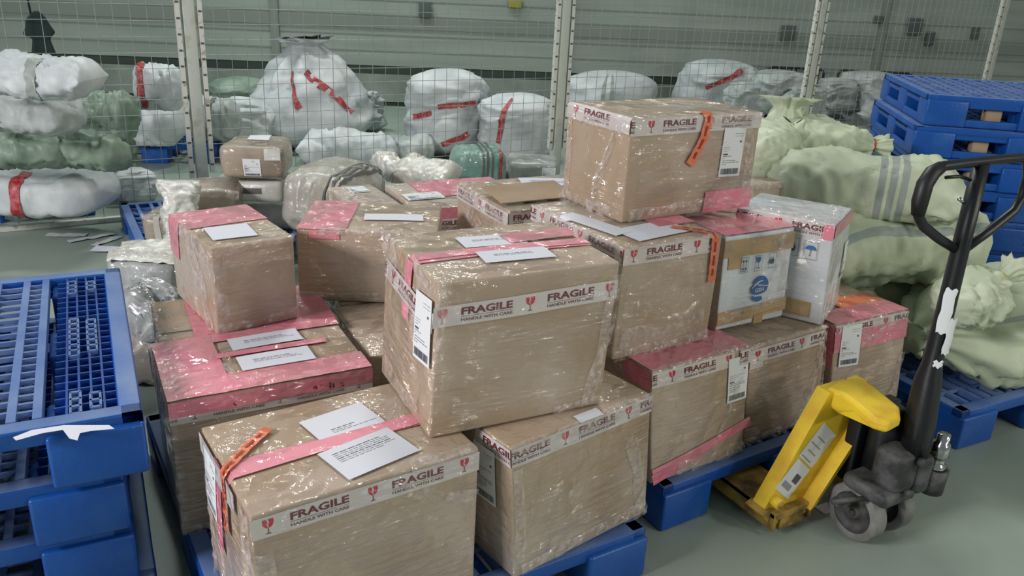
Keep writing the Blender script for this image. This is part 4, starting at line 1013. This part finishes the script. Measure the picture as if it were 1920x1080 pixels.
mb = MB(); p = at_z(1548, 952, .003); mb.box(-.03, .03, -.02, .02, .001, .004, 'paper'); o = mb.build('paper_scrap'); o.location = (p.x, p.y, 0); tag(o, 'small white paper scrap on the floor by the jack wheels', 'paper')

# ------------------------------------------------------------------ sacks behind the fence
def lie(label, px0, px1, py, H_px, z0, m='sack_white', seed=1, ends=('pillow', 'round'), dep=None, bands=(), dy=0, fold=.03, group=None, name='woven_sack', tilt=0, **k):
    """lying sack whose underside centre shows at py, spanning px0..px1, z0 above the floor"""
    pm = at_z((px0+px1)/2, py, z0); d = depth(pm); L_ = (px1-px0)*d/F_PX; Hh = H_px*d/F_PX
    ax = Vector((rt.x, rt.y, 0)); c = pm+Vector((0, 0, Hh/2)); tz = Vector((0, 0, math.tan(R_(tilt))*L_/2))
    s_ = Sack(label, c-ax*L_/2-tz, c+ax*L_/2+tz, dep or min(L_*.75, Hh*1.5), Hh, ends, m, seed, fold, group=group, name=name, seg=40, nax=44, zmin=z0, **k)
    return s_
def stand(label, px, py, W_px, H_px, z0, m='sack_white', seed=1, top='neck', fold=.035, group=None, lean=(0, 0), ruffle=.08, neckr=.16, **k):
    pm = at_z(px, py, z0); d = depth(pm); W_ = W_px*d/F_PX; Hh = H_px*d/F_PX*1.05
    s_ = Sack(label, pm+Vector((lean[0], lean[1], Hh)), pm, W_, W_*.8, (top, 'round'), m, seed, fold, group=group, seg=44, nax=50, ruffle=ruffle, neckr=neckr, zmin=z0, **k)
    return s_
b6 = lie('long white sack with a red label strip, on the pallet behind the left fence panel', -60, 222, 392, 78, .157, 'sack_white', 51, ends=('pillow', 'round'), dep=.6, ex=4, fold=.02); b6.band(.52, .28, .52, .72, .055, 'tape_red', 'red_tape', .006)
b5 = lie('green sack on the long white one, in the middle of the left pile', 95, 245, 318, 68, .45, 'sack_dark_green', 52)
b4 = lie('green sack on the long white one, at the left frame edge', -60, 128, 316, 70, .46, 'sack_dark_green', 53)
b4.band(.3, .7, .5, .72, .05, 'sack_green', 'pale_patch', .008)
b3 = lie('dark green shiny sack slumped at the right of the left pile', 140, 265, 260, 85, .40, 'sack_dark_green', 54, fold=.045)
b3b = stand('limp green sack hanging down right of the left pile', 230, 345, 60, 110, .05, 'sack_dark_green', 55, top='round')
b2 = lie('white sack resting on the green ones at left', -50, 160, 248, 72, .70, 'sack_grey', 56); 
b1 = lie('topmost white sack of the left pile, its corner pointing right', -40, 182, 182, 78, .92, 'sack_white', 57, ends=('round', 'pillow'), fold=.025)
b1.band(.6, .3, .6, .9, .05, 'stripe_grey', 'grey_band', .005)
b7 = stand('small white bag on the floor right of the long white sack', 255, 378, 78, 60, 0, 'sack_white', 58, top='round')
b8 = lie('white sack with a red tape left of the chipped post', 258, 345, 205, 78, .55, 'sack_white', 59, ends=('round', 'round')); b8.band(.28, .30, .30, .64, .05, 'tape_red', 'red_tape', .006)
b9 = lie('white sack beneath the red-taped one, left of the chipped post', 225, 350, 270, 82, .16, 'sack_white', 60)
b9c = stand('faint green sack behind the blue floor pallet', 300, 262, 120, 60, .0, 'sack_dark_green', 61, top='round')
b10 = lie('white sack with dark stripes right of the chipped post', 360, 455, 262, 78, .16, 'sack_grey', 62); b10.band(.55, .28, .45, .6, .04, 'strap_dark', 'dark_stripe', .006)
b11 = stand('tallest white sack behind the fence, knotted at the top, with two red tapes', 590, 270, 230, 182, .0, 'sack_white', 63, lean=(-.05, 0), neckr=.20, ruffle=.05, fold=.05, cone=.75)
b11.band(.26, .84, .56, .80, .05, 'tape_red', 'red_tape', .008); b11.band(.26, .78, .66, .68, .055, 'tape_red', 'red_tape', .008)
b11b = stand('white sack leaning left of the tallest one', 455, 290, 95, 100, 0, 'sack_white', 64, lean=(.1, 0), top='round')
b11c = stand('pale green bag behind the tallest white sack', 455, 235, 120, 85, .0, 'sack_dark_green', 65, top='round')
b12 = lie('low white sack lying in front of the tallest one', 565, 745, 308, 60, .0, 'sack_white', 66)
b12.band(.3, .7, .9, .74, .012, 'strap_dark', 'cord', .008)
b12b = lie('grey patterned sack between the two groups of white sacks', 715, 815, 305, 50, .0, 'sack_grey', 67)
b12c = stand('small white sack to the right of the tallest one', 697, 245, 42, 70, .0, 'sack_white', 68, top='round')
b13 = stand('white sack with three red tapes, its top lobed, left of the rounder one', 838, 290, 150, 150, .0, 'sack_white', 69, top='round', fold=.05, ex=2.4)
b13.band(.38, .84, .34, .70, .045, 'tape_red', 'red_tape', .008); b13.band(.52, .98, .46, .88, .045, 'tape_red', 'red_tape', .008); b13.band(.80, .82, .68, .73, .045, 'tape_red', 'red_tape', .008)
b14 = stand('round white sack with one vertical red tape, left of the middle post', 968, 302, 145, 120, .0, 'sack_white', 70, top='round', fold=.04, ex=2.6)
b14.band(.04, .865, .65, .90, .05, 'tape_red', 'red_tape', .008)
b15 = stand('white rounded sack with grey bands behind the top carton', 1138, 235, 170, 95, .0, 'sack_white', 71, top='round'); b15.band(.03, .85, .55, .85, .035, 'stripe_grey', 'grey_band', .006); b15.band(.03, .815, .55, .815, .035, 'stripe_grey', 'grey_band', .006)
b16 = stand('white sack with a dark red stripe, behind the right part of the top carton', 1335, 232, 150, 112, .0, 'sack_white', 72, top='round', fold=.06); b16.band(.12, .74, .38, .90, .05, 'tape_red', 'red_tape', .008)
back = [(1455, 215, 110, 78), (1395, 212, 80, 55), (1560, 210, 80, 60), (1620, 208, 110, 70), (1700, 208, 95, 62), (1500, 225, 80, 60), (1665, 230, 110, 60), (1760, 205, 90, 50), (1830, 205, 90, 50), (1900, 205, 100, 50), (1585, 250, 120, 60), (1690, 262, 110, 60), (1530, 262, 90, 50), (1640, 290, 120, 50), (1720, 300, 110, 55)]
blab = ['pale sack left of the white post behind the green sacks', 'small pale sack beside the red-striped white one', 'pale sack in front of the black cage rails, at their left end', 'pale sack under the middle of the black cage rails', 'pale sack under the right end of the black cage rails',
        'pale sack directly at the foot of the white post behind the green sacks', 'grey sack between the cage rails and the blue stack', 'grey sack above the blue stack, leftmost', 'grey sack above the blue stack, in the middle', 'grey sack above the blue stack, at the frame edge',
        'grey sack behind the red-tied green sack', 'grey sack left of the second blue pallet', 'grey sack behind the rumpled green sack', 'grey sack low behind the red-tied green one', 'grey sack low beside the blue stack']
for i, (px, py, wp_, hp) in enumerate(back):
    stand(blab[i], px, py, wp_, hp, (.34 if py < 240 else 0), 'sack_grey', 80+i, top='round', fold=.05, group='pale sacks far behind the fence at right')

# dark cloth hanging on the fence
mb = MB(); cw = [(-.01, .13), (-.045, .09), (-.05, .05), (-.065, .02), (-.03, 0), (-.04, -.06), (-.055, -.14), (.06, -.16), (.05, -.07), (.035, .0), (.06, .03), (.045, .06), (.03, .1), (.01, .13)]
p = V(76, 72, FY+.06)
mb.prism(cw, -.02, .02, 'jacket'); o = mb.build('hanging_jacket', None, 'recalc'); o.location = p; o.scale = (1.35, 1, 1.15); tag(o, 'dark green garment hanging high behind the left fence panel', 'clothing')
bv = o.modifiers.new('b', 'BEVEL'); bv.width = .012; bv.segments = 3
mb = MB(); mb.tube([(p.x-.03, p.y, p.z+.13), (p.x-.05, p.y, p.z+.5), (p.x-.06, p.y, 2.5)], .006, 'jacket', 6); o = mb.build('cord'); tag(o, 'dark cord holding up the hanging garment', 'cord')
# roll cages
for i, (xa, xb, y0_, lb) in enumerate([(1441, 1546, 128, 'dark blue cage rail seen left of the white post'), (1573, 1712, 135, 'black barred cage rail behind the pale sacks at right')]):
    d_ = 10.0; s_ = d_/F_PX
    p0 = Vector((0, 0, CAM_H))+ray((xa+xb)/2, y0_)*d_/1.0
    t = thing('roll_cage', lb, 'cage', (p0.x, p0.y, 0), -R_(30.3)); W_ = (xb-xa)*s_/2; zt = p0.z
    mb = MB(); mb.tube([(-W_, 0, 0), (-W_, 0, zt-.05), (-W_+.015, 0, zt-.015), (-W_+.05, 0, zt), (W_-.05, 0, zt), (W_-.015, 0, zt-.015), (W_, 0, zt-.05), (W_, 0, 0)], .014, 'black_steel', 8); mb.build('side_frame', t)
    mb = MB()
    for k in range(1, 12): x = -W_+2*W_*k/12; mb.tube([(x, 0, .1), (x, 0, zt)], .007, 'black_steel', 6)
    mb.tube([(-W_, 0, zt-.25), (W_, 0, zt-.25)], .007, 'black_steel', 6); mb.build('bars', t)
# marks and fixtures on the far wall
for (px, py, w_, h_, m_, lb) in [(797, 18, .14, .17, 'fixture', 'dark stencilled patch high on the far wall'), (965, 3, .15, .13, 'sign_yellow', 'yellow card fixed to the far wall'), (1645, 36, .10, .08, 'fixture', 'small dark fixture on the far wall, leftmost of the right group'), (1712, 50, .16, .20, 'fixture', 'larger dark fixture on the far wall'), (1740, 72, .10, .16, 'fixture', 'narrow dark fixture beside the larger one'), (1825, 62, .08, .14, 'fixture', 'dark fixture on the far wall nearest the right post'), (1475, 62, .16, .18, 'fixture', 'faint grey panel on the far wall left of the post')]:
    p = on_wall(px, py); mb = MB(); mb.rbox(-w_/2, w_/2, -.02, .02, -h_/2, h_/2, .006, m_, 1); o = mb.build('wall_fixture' if m_ == 'fixture' else 'wall_card'); o.location = p; o.rotation_euler = (0, 0, wd); tag(o, lb, 'fixture' if m_ == 'fixture' else 'sign')
